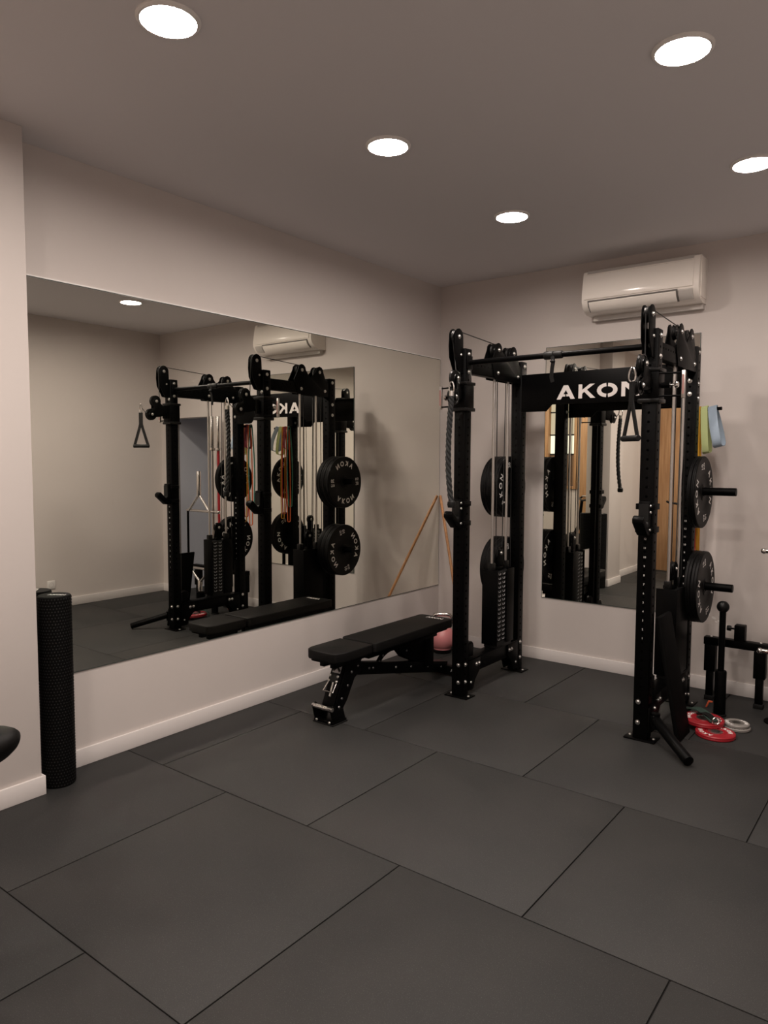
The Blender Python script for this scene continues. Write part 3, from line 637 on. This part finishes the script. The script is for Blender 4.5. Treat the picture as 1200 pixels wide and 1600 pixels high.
# ------------------------------------------------------------------ bands on the rear of the right rear post
def bands():
    x, y = XR, YR + P
    pg = thing('band_hook', (x, y, 1.86), 'short black peg holding the exercise bands behind the right post', 'hook')
    MB().cyl((x - 0.06, y + 0.07, 1.866), (x + 0.155, y + 0.07, 1.870), 0.011).box(x - 0.012, x + 0.012, y, y + 0.07, 1.858, 1.878).build('peg', 'black_steel', pg)
    MB().box(x - 0.03, x + 0.03, y, y + 0.006, 1.83, 1.90).build('base_plate', 'black_steel', pg, bevel=0.002)
    def loop(name, mate, xt, xb, w, gap, bot, lab):
        yc = y + 0.07; pts = []; top = 1.886
        for k in range(7):
            a = PI*k/6; pts.append((xt, yc + 0.015*math.cos(a), top - 0.015 + 0.015*math.sin(a)))
        for k in range(1, 13):
            t = k/12; pts.append((xt + (xb - xt)*t, yc - 0.015 - gap*math.sin(t*PI*0.9), top - 0.015 - (top - bot - 0.02)*t))
        for k in range(1, 6):
            a = PI*k/6; g2 = 0.015 + gap*0.31; pts.append((xb, yc - g2*math.cos(a), bot + 0.006 - 0.015*math.sin(a)))
        for k in range(12, 0, -1):
            t = k/12; pts.append((xt + (xb - xt)*t, yc + 0.015 + gap*math.sin(t*PI*0.9), top - 0.015 - (top - bot - 0.02)*t))
        o = MB().tube(pts, 0, closed=True, flat=(w, 0.0022, (1, 0, 0))).build(name, mate, None, at=(xt, yc, bot)); tag(o, lab, 'band', 'exercise bands on the rack')
    loop('resistance_band', 'latex_red', 2.118, 2.128, 0.006, 0.018, 0.98, 'long red rubber loop band hanging behind the right post')
    loop('resistance_band', 'latex_orange', 2.068, 2.060, 0.005, 0.010, 0.90, 'long orange rubber loop band hanging behind the right post')
    loop('resistance_band', 'latex_green', 2.051, 2.040, 0.006, 0.024, 1.06, 'long green rubber loop band hanging behind the right post')
    loop('resistance_band', 'latex_yellow', 2.136, 2.150, 0.006, 0.014, 0.93, 'long yellow rubber loop band hanging behind the right post')
    def hip(mate, xt, xb, w, yo, gap, bot, lab, twist=0.0):
        """wide fabric loop hung over the peg: strip lies across x, its two layers apart in y"""
        yc = y + 0.07; pts = []; top = 1.886
        for k in range(7):
            a = PI*k/6; pts.append((xt, yc + 0.015*math.cos(a), top - 0.015 + 0.015*math.sin(a)))
        for k in range(1, 9):
            t = k/8; pts.append((xt + (xb - xt)*t, yc - 0.015 - gap*math.sin(t*PI*0.62), top - 0.015 - (top - bot - 0.03)*t))
        for k in range(1, 6):
            a = PI*k/6; g2 = 0.015 + gap*0.9; pts.append((xb, yc - g2*math.cos(a), bot + 0.012 - 0.02*math.sin(a)))
        for k in range(8, 0, -1):
            t = k/8; pts.append((xt + (xb - xt)*t, yc + 0.015 + gap*math.sin(t*PI*0.62), top - 0.015 - (top - bot - 0.03)*t))
        o = MB().tube(pts, 0, closed=True, flat=(w, 0.002, (1, twist, 0.25))).build('hip_band', mate, None, at=(xt, yc, bot)); tag(o, lab, 'band', 'exercise bands on the rack')
    hip('band_green', 2.164, 2.186, 0.020, 0, 0.030, 1.600, 'pale green fabric hip band hanging right of the post')
    hip('band_blue', 2.212, 2.256, 0.026, 0, 0.048, 1.640, 'light blue fabric hip band hanging right of the green one')
    hip('band_maroon', 2.093, 2.088, 0.015, 0, 0.022, 1.660, 'dark red fabric band seen hanging in the wide mirror')
bands()

# ------------------------------------------------------------------ weight bench
def bench():
    xc = 0.568; r = thing('weight_bench', (xc, -1.5, 0), 'black adjustable flat bench with padded seat beside the mirror wall', 'bench')
    z0, z1 = 0.378, 0.434
    MB().prism([(xc - 0.130, -1.785), (xc - 0.130, -2.045), (xc - 0.118, -2.085), (xc - 0.095, -2.105), (xc + 0.085, -2.105), (xc + 0.108, -2.090), (xc + 0.130, -2.030), (xc + 0.130, -1.785)], 'z', z0, z1).build('seat_pad', 'upholstery', r, bevel=0.007, seg=3)
    bp = MB().prism(rounded(xc - 0.138, xc + 0.138, -1.768, -0.885, 0.028), 'z', z0, z1 + 0.002).build('back_pad', 'upholstery', r, bevel=0.007, seg=3)
    t = MB(); put_text(t, 'AKON', 0.045, Matrix.Translation((xc + 0.02, -0.945, z1 + 0.0024)), extrude=0.0003, bold=0.001); t.build('lettering', 'white_print', bp, kind='stuff')
    MB().prism(rounded(xc - 0.115, xc + 0.115, -2.08, -1.80, 0.03), 'z', z0 - 0.018, z0).build('seat_board', 'black_steel', r, bevel=0.002)
    MB().prism(rounded(xc - 0.115, xc + 0.115, -1.75, -0.91, 0.03), 'z', z0 - 0.014, z0).build('back_board', 'black_steel', r, bevel=0.002)
    for q in (-1, 1):
        MB().box(xc + q*0.045 - 0.02, xc + q*0.045 + 0.02, -1.74, -0.98, z0 - 0.055, z0 - 0.014).build('back_rail', 'black_steel', r, bevel=0.003)
        MB().box(xc + q*0.040 - 0.018, xc + q*0.040 + 0.018, -2.05, -1.80, z0 - 0.05, z0 - 0.018).build('seat_rail', 'black_steel', r, bevel=0.003)
    # sloping main beam, rear foot
    MB().beam((xc, -1.86, 0.283), (xc, -0.80, 0.060), 0.07, 0.075).build('main_beam', 'black_steel', r, bevel=0.004)
    MB().box(xc - 0.22, xc + 0.22, -0.835, -0.765, 0.012, 0.075).build('rear_foot', 'black_steel', r, bevel=0.004)
    for q in (-1, 1): MB().box(xc + q*0.205 - 0.02, xc + q*0.205 + 0.02, -0.84, -0.76, 0, 0.03).build('foot_cap', 'black_rubber', r, bevel=0.004)
    t = MB(); put_text(t, 'AKON', 0.03, Matrix.Translation((xc + 0.13, -0.8355, 0.045)) @ Matrix.Rotation(PI/2, 4, 'X'), extrude=0.0003); t.build('foot_lettering', 'sticker_grey', r, kind='stuff')
    # front leg: two plates with a ladder between, slanting forward to the foot
    for q in (-1, 1):
        xx = xc + q*0.048
        MB().prism([(-1.80, 0.335), (-1.93, 0.335), (-2.055, 0.055), (-1.985, 0.055), (-1.93, 0.115), (-1.86, 0.235), (-1.80, 0.262)], 'x', xx - 0.005, xx + 0.005).build('leg_plate', 'black_steel', r, bevel=0.001)
        for (y, z) in ((-1.83, 0.30), (-1.89, 0.275), (-1.925, 0.20), (-1.98, 0.135), (-2.005, 0.09)): part('bolt', dbolt_me if z > 0.1 else sbolt_me, r, (xx + q*0.005, y, z), (q, 0, 0))
    MB().beam((xc, -1.925, 0.335), (xc, -2.045, 0.060), 0.086, 0.03, up=(0, 1, 0)).build('front_leg', 'black_steel', r, bevel=0.003)
    n = Vector((0, -0.92, 0.40)).normalized(); dirv = Vector((0, -0.12, -0.275)).normalized()
    c0 = Vector((xc, -1.925, 0.335)) + n*0.0165
    def on_leg(dist, x0, x1, hl, name, mate, lift=0.002):
        c = c0 + dirv*dist; vs = []
        for l in (-0.001, lift):
            for (u, v) in ((x0, -hl), (x1, -hl), (x1, hl), (x0, hl)): vs.append(c + Vector((u, 0, 0)) + dirv*v + n*l)
        return MB()._add(vs, [(0, 3, 2, 1), (4, 5, 6, 7), (0, 1, 5, 4), (1, 2, 6, 5), (2, 3, 7, 6), (3, 0, 4, 7)]).build(name, mate, r)
    on_leg(0.045, -0.030, 0.030, 0.025, 'logo_sticker', 'sticker_grey', 0.0012)
    c = c0 + dirv*0.045 + n*0.0022
    MB().tube([c + Vector((-0.026, 0, 0)) + dirv*0.014, c - dirv*0.010, c + Vector((0.026, 0, 0)) + dirv*0.014], 0, flat=(0.0075, 0.0008, dirv)).build('logo_chevron', 'black_plastic', r)
    on_leg(0.105, -0.036, 0.036, 0.022, 'adjust_block', 'black_plastic', 0.012)
    for u in (-0.03, 0.03):
        for v in (0.09, 0.12): bolt(r, c0 + dirv*v + Vector((u, 0, 0)) + n*0.012, n, True)
    m = MB(); a = c0 + n*0.012
    m.tube([a + dirv*0.130 + Vector((-0.032, 0, 0)), a + dirv*0.185 + Vector((-0.038, 0, 0)) + n*0.018, a + dirv*0.187 + Vector((0.038, 0, 0)) + n*0.018, a + dirv*0.130 + Vector((0.032, 0, 0))], 0.0045, 8)
    m.build('adjust_handle', 'chrome', r)
    on_leg(0.165, -0.006, 0.006, 0.045, 'ladder_pin', 'zinc', 0.006)
    MB().box(xc - 0.075, xc + 0.075, -2.085, -1.960, 0.006, 0.022).build('front_foot', 'black_steel', r, bevel=0.003)
    MB().box(xc - 0.080, xc + 0.080, -2.09, -1.955, 0, 0.008).build('foot_cap', 'black_rubber', r, bevel=0.003)
    for q in (-1, 1):
        MB().prism([(-1.97, 0.02), (-2.08, 0.02), (-2.105, 0.105), (-2.075, 0.118), (-2.035, 0.085), (-1.99, 0.085)], 'x', xc + q*0.070 - 0.004, xc + q*0.070 + 0.004).build('handle_plate', 'black_steel', r, bevel=0.001)
        bolt(r, (xc + q*0.05, -2.086, 0.018), (0, -1, 0), True)
    MB().cyl((xc - 0.078, -2.090, 0.100), (xc + 0.078, -2.090, 0.100), 0.0135, n=16).build('carry_handle', 'chrome', r, bevel=0.003)
    # back-rest sector and support
    for q in (-1, 1):
        xx = xc + q*0.030
        MB().prism([(-1.40, 0.330), (-1.30, 0.230), (-1.14, 0.160), (-1.02, 0.130), (-0.98, 0.20), (-1.0, 0.33)], 'x', xx - 0.004, xx + 0.004).build('sector_plate', 'black_steel', r, bevel=0.001)
        part('bolt', dbolt_me, r, (xx + q*0.004, -1.08, 0.20), (q, 0, 0)); part('bolt', dbolt_me, r, (xx + q*0.004, -1.30, 0.28), (q, 0, 0))
    arcp = [(xc, -1.42 + 0.17*math.cos(a), 0.185 + 0.13*math.sin(a)) for a in [math.radians(25 + 130*k/14) for k in range(15)]]
    m = MB().tube(arcp, 0, flat=(0.006, 0.016, (1, 0, 0))); m.build('adjust_arc', 'black_steel', r)
    for q in arcp[1::2]: part('bolt', dbolt_me, r, (xc + 0.006, q[1], q[2]), (1, 0, 0))
    for y, z in ((-1.70, 0.252), (-1.66, 0.244), (-1.42, 0.195), (-1.25, 0.160), (-1.05, 0.118), (-0.88, 0.075)): part('bolt', sbolt_me if y in (-1.42, -1.05) else dbolt_me, r, (xc + 0.035, y, z), (1, 0, 0))
    MB().box(xc - 0.045, xc + 0.045, -1.09, -0.99, 0.12, 0.345).build('support_post', 'black_steel', r, bevel=0.004)
    for q in (-1, 1):
        part('transport_wheel', wheel45, r, (xc + q*0.19, -0.72, 0.046), (1, 0, 0))
        MB().box(xc + q*0.19 - 0.02, xc + q*0.19 - 0.014, -0.79, -0.70, 0.03, 0.06).build('wheel_fork', 'black_steel', r)
bench()

# ------------------------------------------------------------------ foam roller, kettlebell, stick
def roller():
    c = (0.098, -3.432, 0); R0, Hh = 0.074, 0.905
    r = thing('foam_roller', c, 'tall black textured foam roller standing against the left pillar', 'foam roller')
    MB().lathe([(0.0001, 0), (R0 - 0.005, 0), (R0, 0.005), (R0, Hh - 0.005), (R0 - 0.005, Hh), (0.0001, Hh)], c, n=48).build('core', 'roller_foam', r)
    m = MB()
    rows_, n = 62, 34
    for k in range(rows_):
        for j in range(n):
            a = 2*PI*(j + 0.5*(k % 2))/n; z = 0.012 + k*(Hh - 0.024)/(rows_ - 1)
            d = Vector((math.cos(a), math.sin(a), 0)); t = Vector((-math.sin(a), math.cos(a), 0)); q = Vector(c) + d*(R0 - 0.0003) + Vector((0, 0, z))
            h = 0.0046
            m._add([q + t*h, q + Vector((0, 0, h)), q - t*h, q - Vector((0, 0, h)), q + d*0.0028], [(0, 1, 4), (1, 2, 4), (2, 3, 4), (3, 0, 4)])
    m.build('surface_studs', 'roller_stud', r, kind='stuff', angle=80)
    t = MB(); put_text(t, 'AKON', 0.028, Matrix.Translation((c[0] + 0.01, c[1] + 0.008, Hh + 0.0004)) @ Matrix.Rotation(0.65, 4, 'Z'), extrude=0.0003, bold=0.0006); t.build('lettering', 'white_print', r, kind='stuff')
roller()
def kettlebell():
    c = Vector((0.236, -0.30, 0)); r = thing('kettlebell', c, 'pink kettlebell with bare steel handle behind the bench', 'kettlebell')
    prof = [(0.0001, 0.0), (0.065, 0.0), (0.068, 0.006)] + [(0.102*math.cos(a), 0.118 + 0.107*math.sin(a)) for a in [math.radians(-48 + 130*k/14) for k in range(15)]] + [(0.0001, 0.2245)]
    MB().lathe(prof, c, n=36).build('bell', 'pink_paint', r)
    MB().lathe([(0.0001, -0.0), (0.067, 0.0), (0.071, 0.003), (0.085, 0.032), (0.083, 0.033), (0.0001, 0.005)], c, n=36).build('base_ring', 'black_rubber', r)
    ax = Vector((0.84, 0.54, 0))
    pts = [c + ax*(-0.052) + Vector((0, 0, 0.195)), c + ax*(-0.072) + Vector((0, 0, 0.235)), c + ax*(-0.078) + Vector((0, 0, 0.265)), c + ax*(-0.062) + Vector((0, 0, 0.287)), c + ax*(-0.03) + Vector((0, 0, 0.294)),
           c + ax*0.03 + Vector((0, 0, 0.294)), c + ax*0.062 + Vector((0, 0, 0.287)), c + ax*0.078 + Vector((0, 0, 0.265)), c + ax*0.072 + Vector((0, 0, 0.235)), c + ax*0.052 + Vector((0, 0, 0.195))]
    MB().tube([q + Vector((0, 0, 0.014 if q.z > 0.22 else 0)) for q in pts], 0.0165, 12).build('handle', 'chrome', r)
kettlebell()
o = MB().cyl((0.022, -0.022, 1.245), (0.49, -0.36, 0.010), 0.0115, n=14).build('wooden_stick', 'wood_stick', None, bevel=0.002, at=(0.49, -0.36, 0.0)); tag(o, 'long round wooden stick leaning into the corner of the room', 'stick')

# ------------------------------------------------------------------ leaning plank beside the right front post
o = MB().prism([(2.276, 0.0), (2.300, 0.0), (2.176, 0.680), (2.152, 0.680)], 'y', -1.105, -0.885).build('leaning_board', 'roller_foam', None, bevel=0.006, at=(2.288, -1.0, 0)); tag(o, 'flat black board leaning against the right side of the rack', 'board')

# ------------------------------------------------------------------ floor items on the right
def small_plate(loc, R, t, mate, txt, num, tilt, spin, lab, g):
    r = make_plate('weight_disc', R, t, mate, txt, num, lab, g, hub='zinc', text_scale=1.15)
    place_plate(r, loc, tilt, spin); return r
small_plate((2.425, -0.855, 0.0008), 0.105, 0.024, 'red_rubber', 'AKON', '', (0, 0, 1), -0.7, 'small red weight plate flat on the floor, right half of the red pair', 'red plates on the floor')
small_plate((2.335, -0.748, 0.0285), 0.112, 0.024, 'red_rubber', 'AKON', '', (0.02, -0.015, 1), 0.6, 'red weight plate lying on top of the other, under the green strap', 'red plates on the floor')
small_plate((2.497, -0.664, 0.0008), 0.073, 0.017, 'grey_rubber', 'AKON', '', (0, 0, 1), 0.4, 'lower grey weight plate on the floor beside the red plates', 'grey plates on the floor')
small_plate((2.494, -0.660, 0.0185), 0.069, 0.017, 'grey_rubber', 'AKON', '', (0, 0, 1), -0.9, 'upper grey weight plate stacked beside the red plates', 'grey plates on the floor')
def ankle_strap():
    r = thing('ankle_strap', (2.33, -0.75, 0.055), 'dark green strap with steel ring draped on the red plate', 'strap')
    MB().tube(bez((2.19, -0.70, 0.012), (2.24, -0.66, 0.12), (2.33, -0.70, 0.075), (2.405, -0.805, 0.062), 14), 0, flat=(0.024, 0.0035, (0.75, 0.65, 0.1))).build('webbing', 'strap_green', r)
    MB().tube(bez((2.30, -0.72, 0.062), (2.33, -0.74, 0.085), (2.37, -0.76, 0.080), (2.40, -0.79, 0.064), 10), 0, flat=(0.016, 0.005, (0.75, 0.65, 0.1))).build('padding', 'black_rubber', r)
    c = Vector((2.420, -0.818, 0.072)); ax = Vector((0.75, 0.6, 0)).normalized()
    MB().tube([c + ax*(0.022*math.cos(a)) + Vector((0, 0, 0.020*math.sin(a))) for a in [2*PI*k/18 for k in range(18)]], 0.0035, 7, closed=True).build('ring', 'chrome', r)
ankle_strap()
def ball_post():
    c = (2.362, -0.49, 0)
    r = thing('ball_handle_post', c, 'upright black steel post with a ball on top, behind the red plates', 'post')
    MB().lathe([(0.0001, 0), (0.034, 0), (0.034, 0.27), (0.031, 0.278), (0.0001, 0.278)], c, n=24).build('sleeve', 'black_steel', r)
    MB().lathe([(0.0185, 0.276), (0.0185, 0.64)], c, n=20).build('shaft', 'black_steel', r)
    MB().sphere((c[0], c[1], 0.668), 0.036).build('ball_knob', 'black_plastic', r)
    MB().lathe([(0.0001, 0.0), (0.040, 0.0), (0.040, 0.012), (0.034, 0.014)], c, n=24).build('base_ring', 'black_rubber', r)
ball_post()
o = MB().prism([(-0.020, 0.0), (-0.010, 0.0), (0.004, 0.034), (0.022, 0.036), (0.022, 0.044), (-0.004, 0.044)], 'y', -0.006, 0.006)
for i in range(len(o.v)): o.v[i] = o.v[i] + Vector((2.275, -0.375, 0.0))
o = o.build('plastic_clip', 'orange_plastic', None, bevel=0.002, at=(2.275, -0.375, 0)); tag(o, 'small orange plastic clip on the floor beside the ball-topped post', 'clip')
def floor_frame():
    y = -0.20; r = thing('floor_stand', (2.6, y, 0), 'low black steel stand with telescopic legs along the far wall', 'stand')
    MB().box(2.195, 3.05, y - 0.03, y + 0.03, 0.362, 0.412).build('cross_beam', 'black_steel', r, bevel=0.005)
    for x in (2.235, 2.525, 2.98):
        MB().box(x - 0.034, x + 0.034, y - 0.030, y + 0.030, 0.19, 0.362).build('leg_sleeve', 'black_steel', r, bevel=0.004)
        MB().box(x - 0.022, x + 0.022, y - 0.020, y + 0.020, 0.012, 0.19).build('leg', 'black_steel', r, bevel=0.003)
        MB().box(x - 0.028, x + 0.028, y - 0.026, y + 0.026, 0, 0.03).build('foot', 'black_rubber', r, bevel=0.004)
    MB().box(2.375, 2.437, y - 0.035, y + 0.030, 0.412, 0.512).build('clamp_block', 'black_steel', r, bevel=0.005)
    k = MB().lathe([(0.0001, 0), (0.006, 0), (0.006, 0.022), (0.016, 0.024), (0.018, 0.032), (0.016, 0.048), (0.0001, 0.05)], (2.375, y, 0.482), (-1, 0, 0), 14); k.build('clamp_knob', 'black_plastic', r)
    bolt(r, (2.235, y, 0.412), (0, 0, 1), True); bolt(r, (2.525, y, 0.412), (0, 0, 1), True)
floor_frame()
def trap_bar():
    x, y = 2.86, -0.275
    r = thing('multi_grip_bar', (x, y, 0.05), 'chrome multi-grip bar standing upright at the right wall end', 'barbell')
    MB().cyl((x, y, 1.15), (x, y, 1.42), 0.024, n=20).build('sleeve', 'chrome', r, bevel=0.002)
    MB().cyl((x, y, 0.03), (x, y, 0.26), 0.024, n=20).build('sleeve', 'chrome', r, bevel=0.002)
    for z, zz in ((1.0, 1.155), (0.385, 0.255)):
        MB().cyl((2.535, y - 0.01, z), (3.075, y + 0.01, z), 0.0145, n=16).build('cross_bar', 'chrome', r, bevel=0.003)
        for q in (-1, 1): MB().cyl((x + q*0.018, y, zz), (x + q*0.165, y, z), 0.0135, n=14).build('fork', 'chrome', r)
    MB().cyl((3.062, y + 0.01, 0.385), (3.062, y + 0.01, 1.0), 0.012, n=14).build('rail', 'black_steel', r)
    for z in (1.0, 0.385): MB().sphere((2.535, y - 0.01, z), 0.0185, n=14).build('end_knob', 'chrome', r)
trap_bar()
def bar_holder(c, lab):
    r = thing('bar_holder', c, lab, 'holder')
    MB().lathe([(0.0001, 0), (0.075, 0), (0.075, 0.008), (0.050, 0.018), (0.044, 0.03), (0.044, 0.15), (0.047, 0.155), (0.047, 0.175), (0.036, 0.176), (0.036, 0.03), (0.0001, 0.03)], c, n=28).build('socket', 'black_steel', r)
bar_holder((2.668, -0.415, 0), 'round black floor socket for bars at the right edge')
def barbell(x, y, lab, shaft):
    r = thing('barbell', (x, y, 0.0), lab, 'barbell', 'barbells standing by the doorway')
    MB().cyl((x, y, 1.66), (x, y, 2.0), 0.025, n=20).build('sleeve', 'chrome', r, bevel=0.002)
    MB().lathe([(0.014, 0), (0.036, 0), (0.038, 0.006), (0.036, 0.028), (0.025, 0.03)], (x, y, 1.635), n=20).build('collar', 'chrome', r)
    MB().cyl((x, y, 0.34), (x, y, 1.64), 0.014, n=14).build('shaft', shaft, r)
    MB().lathe([(0.014, 0), (0.036, 0), (0.038, 0.006), (0.036, 0.028), (0.025, 0.03)], (x, y, 0.32), n=20).build('collar', 'chrome', r)
    MB().cyl((x, y, 0.0), (x, y, 0.33), 0.025, n=20).build('sleeve', 'chrome', r, bevel=0.002)
barbell(2.850, -0.100, 'steel barbell standing upright beside the doorway in the far wall', 'steel_rod')
barbell(2.768, -0.085, 'barbell with a red shaft standing upright against the far wall', 'red_rubber')

# ------------------------------------------------------------------ wall socket on the right wall
def socket():
    y, z = -1.369, 0.246
    r = thing('wall_socket', (W_ROOM, y, z), 'white square wall socket on the right wall, seen in the mirror', 'socket')
    MB().box(W_ROOM - 0.009, W_ROOM, y - 0.042, y + 0.042, z - 0.042, z + 0.042).build('cover_plate', 'socket_white', r, bevel=0.003)
    MB().lathe([(0.024, 0.010), (0.021, 0.0095), (0.020, 0.002), (0.0001, 0.002)], (W_ROOM, y, z), (-1, 0, 0), 20).build('well', 'ac_grey', r)
socket()

# ------------------------------------------------------------------ exercise bike at the left edge (saddle end shows)
def bike():
    u = Vector((0.7926, 0.6097, 0)); v = Vector((-0.6097, 0.7926, 0)); up = Vector((0, 0, 1))
    tip = Vector((1.385, -4.235, 0.0))
    S = tip - u*0.20
    r = thing('exercise_bike', (S.x, S.y, 0), 'black exercise bike saddle end showing at the left edge', 'exercise bike')
    def Q(a, b, z): return S + u*a + v*b + up*z
    m = MB(); secs = [(0.2005, 0.010, 0.776, 0.766), (0.197, 0.026, 0.788, 0.754), (0.188, 0.045, 0.797, 0.740), (0.170, 0.064, 0.803, 0.722), (0.145, 0.082, 0.805, 0.705), (0.11, 0.095, 0.805, 0.693), (0.06, 0.10, 0.804, 0.690), (0.0, 0.075, 0.802, 0.715), (-0.07, 0.035, 0.802, 0.742), (-0.115, 0.022, 0.798, 0.755), (-0.125, 0.010, 0.788, 0.768)]
    vs = []; n = 18
    for a, hw, zt_, zb_ in secs:
        vs += [Q(a + 0.006, hw*math.cos(2*PI*k/n), (zt_ + zb_)/2 + (zt_ - zb_)/2*math.sin(2*PI*k/n) - 0.006) for k in range(n)]
    fs = [(i*n + k, i*n + (k + 1) % n, (i + 1)*n + (k + 1) % n, (i + 1)*n + k) for i in range(len(secs) - 1) for k in range(n)] + [tuple(range(n)), tuple(range(len(vs) - 1, len(vs) - n - 1, -1))]
    m._add(vs, fs).build('saddle', 'upholstery', r, angle=80)
    MB().cyl(Q(0.02, 0, 0.76), Q(-0.05, 0, 0.25), 0.018).build('seat_post', 'steel_rod', r)
    MB().tube([Q(0.0, 0, 0.50), Q(-0.10, 0, 0.30), Q(-0.45, 0, 0.28), Q(-0.62, 0, 0.60)], 0.03, 12).build('frame', 'black_steel', r)
    MB().tube([Q(-0.08, 0, 0.30), Q(-0.06, 0, 0.05)], 0.03, 12).tube([Q(-0.48, 0, 0.30), Q(-0.62, 0, 0.05)], 0.03, 12).build('stay', 'black_steel', r)
    MB().cyl(Q(-0.06, -0.15, 0.03), Q(-0.06, 0.20, 0.03), 0.03).build('foot_bar', 'black_steel', r)
    MB().cyl(Q(-0.62, -0.20, 0.03), Q(-0.62, 0.20, 0.03), 0.03).build('foot_bar', 'black_steel', r)
    MB().cyl(Q(-0.55, -0.025, 0.33), Q(-0.55, 0.025, 0.33), 0.20, n=36).build('flywheel', 'black_plastic', r, bevel=0.004)
    MB().cyl(Q(-0.62, 0, 0.58), Q(-0.66, 0, 0.98), 0.022).build('stem', 'black_steel', r)
    MB().tube([Q(-0.72, -0.22, 1.02), Q(-0.68, -0.20, 1.0), Q(-0.66, 0, 0.98), Q(-0.68, 0.20, 1.0), Q(-0.72, 0.22, 1.02)], 0.014, 10).build('handlebar', 'black_rubber', r)
    MB().cyl(Q(-0.22, -0.09, 0.30), Q(-0.22, 0.09, 0.30), 0.02).beam(Q(-0.22, 0.08, 0.30), Q(-0.10, 0.08, 0.20), 0.015, 0.025).beam(Q(-0.22, -0.08, 0.30), Q(-0.34, -0.08, 0.40), 0.015, 0.025).build('crank', 'zinc', r)
    MB().beam(Q(-0.10, 0.09, 0.20), Q(-0.10, 0.18, 0.20), 0.08, 0.025).build('pedal', 'black_plastic', r); MB().beam(Q(-0.34, -0.09, 0.40), Q(-0.34, -0.18, 0.40), 0.08, 0.025).build('pedal', 'black_plastic', r)
bike()
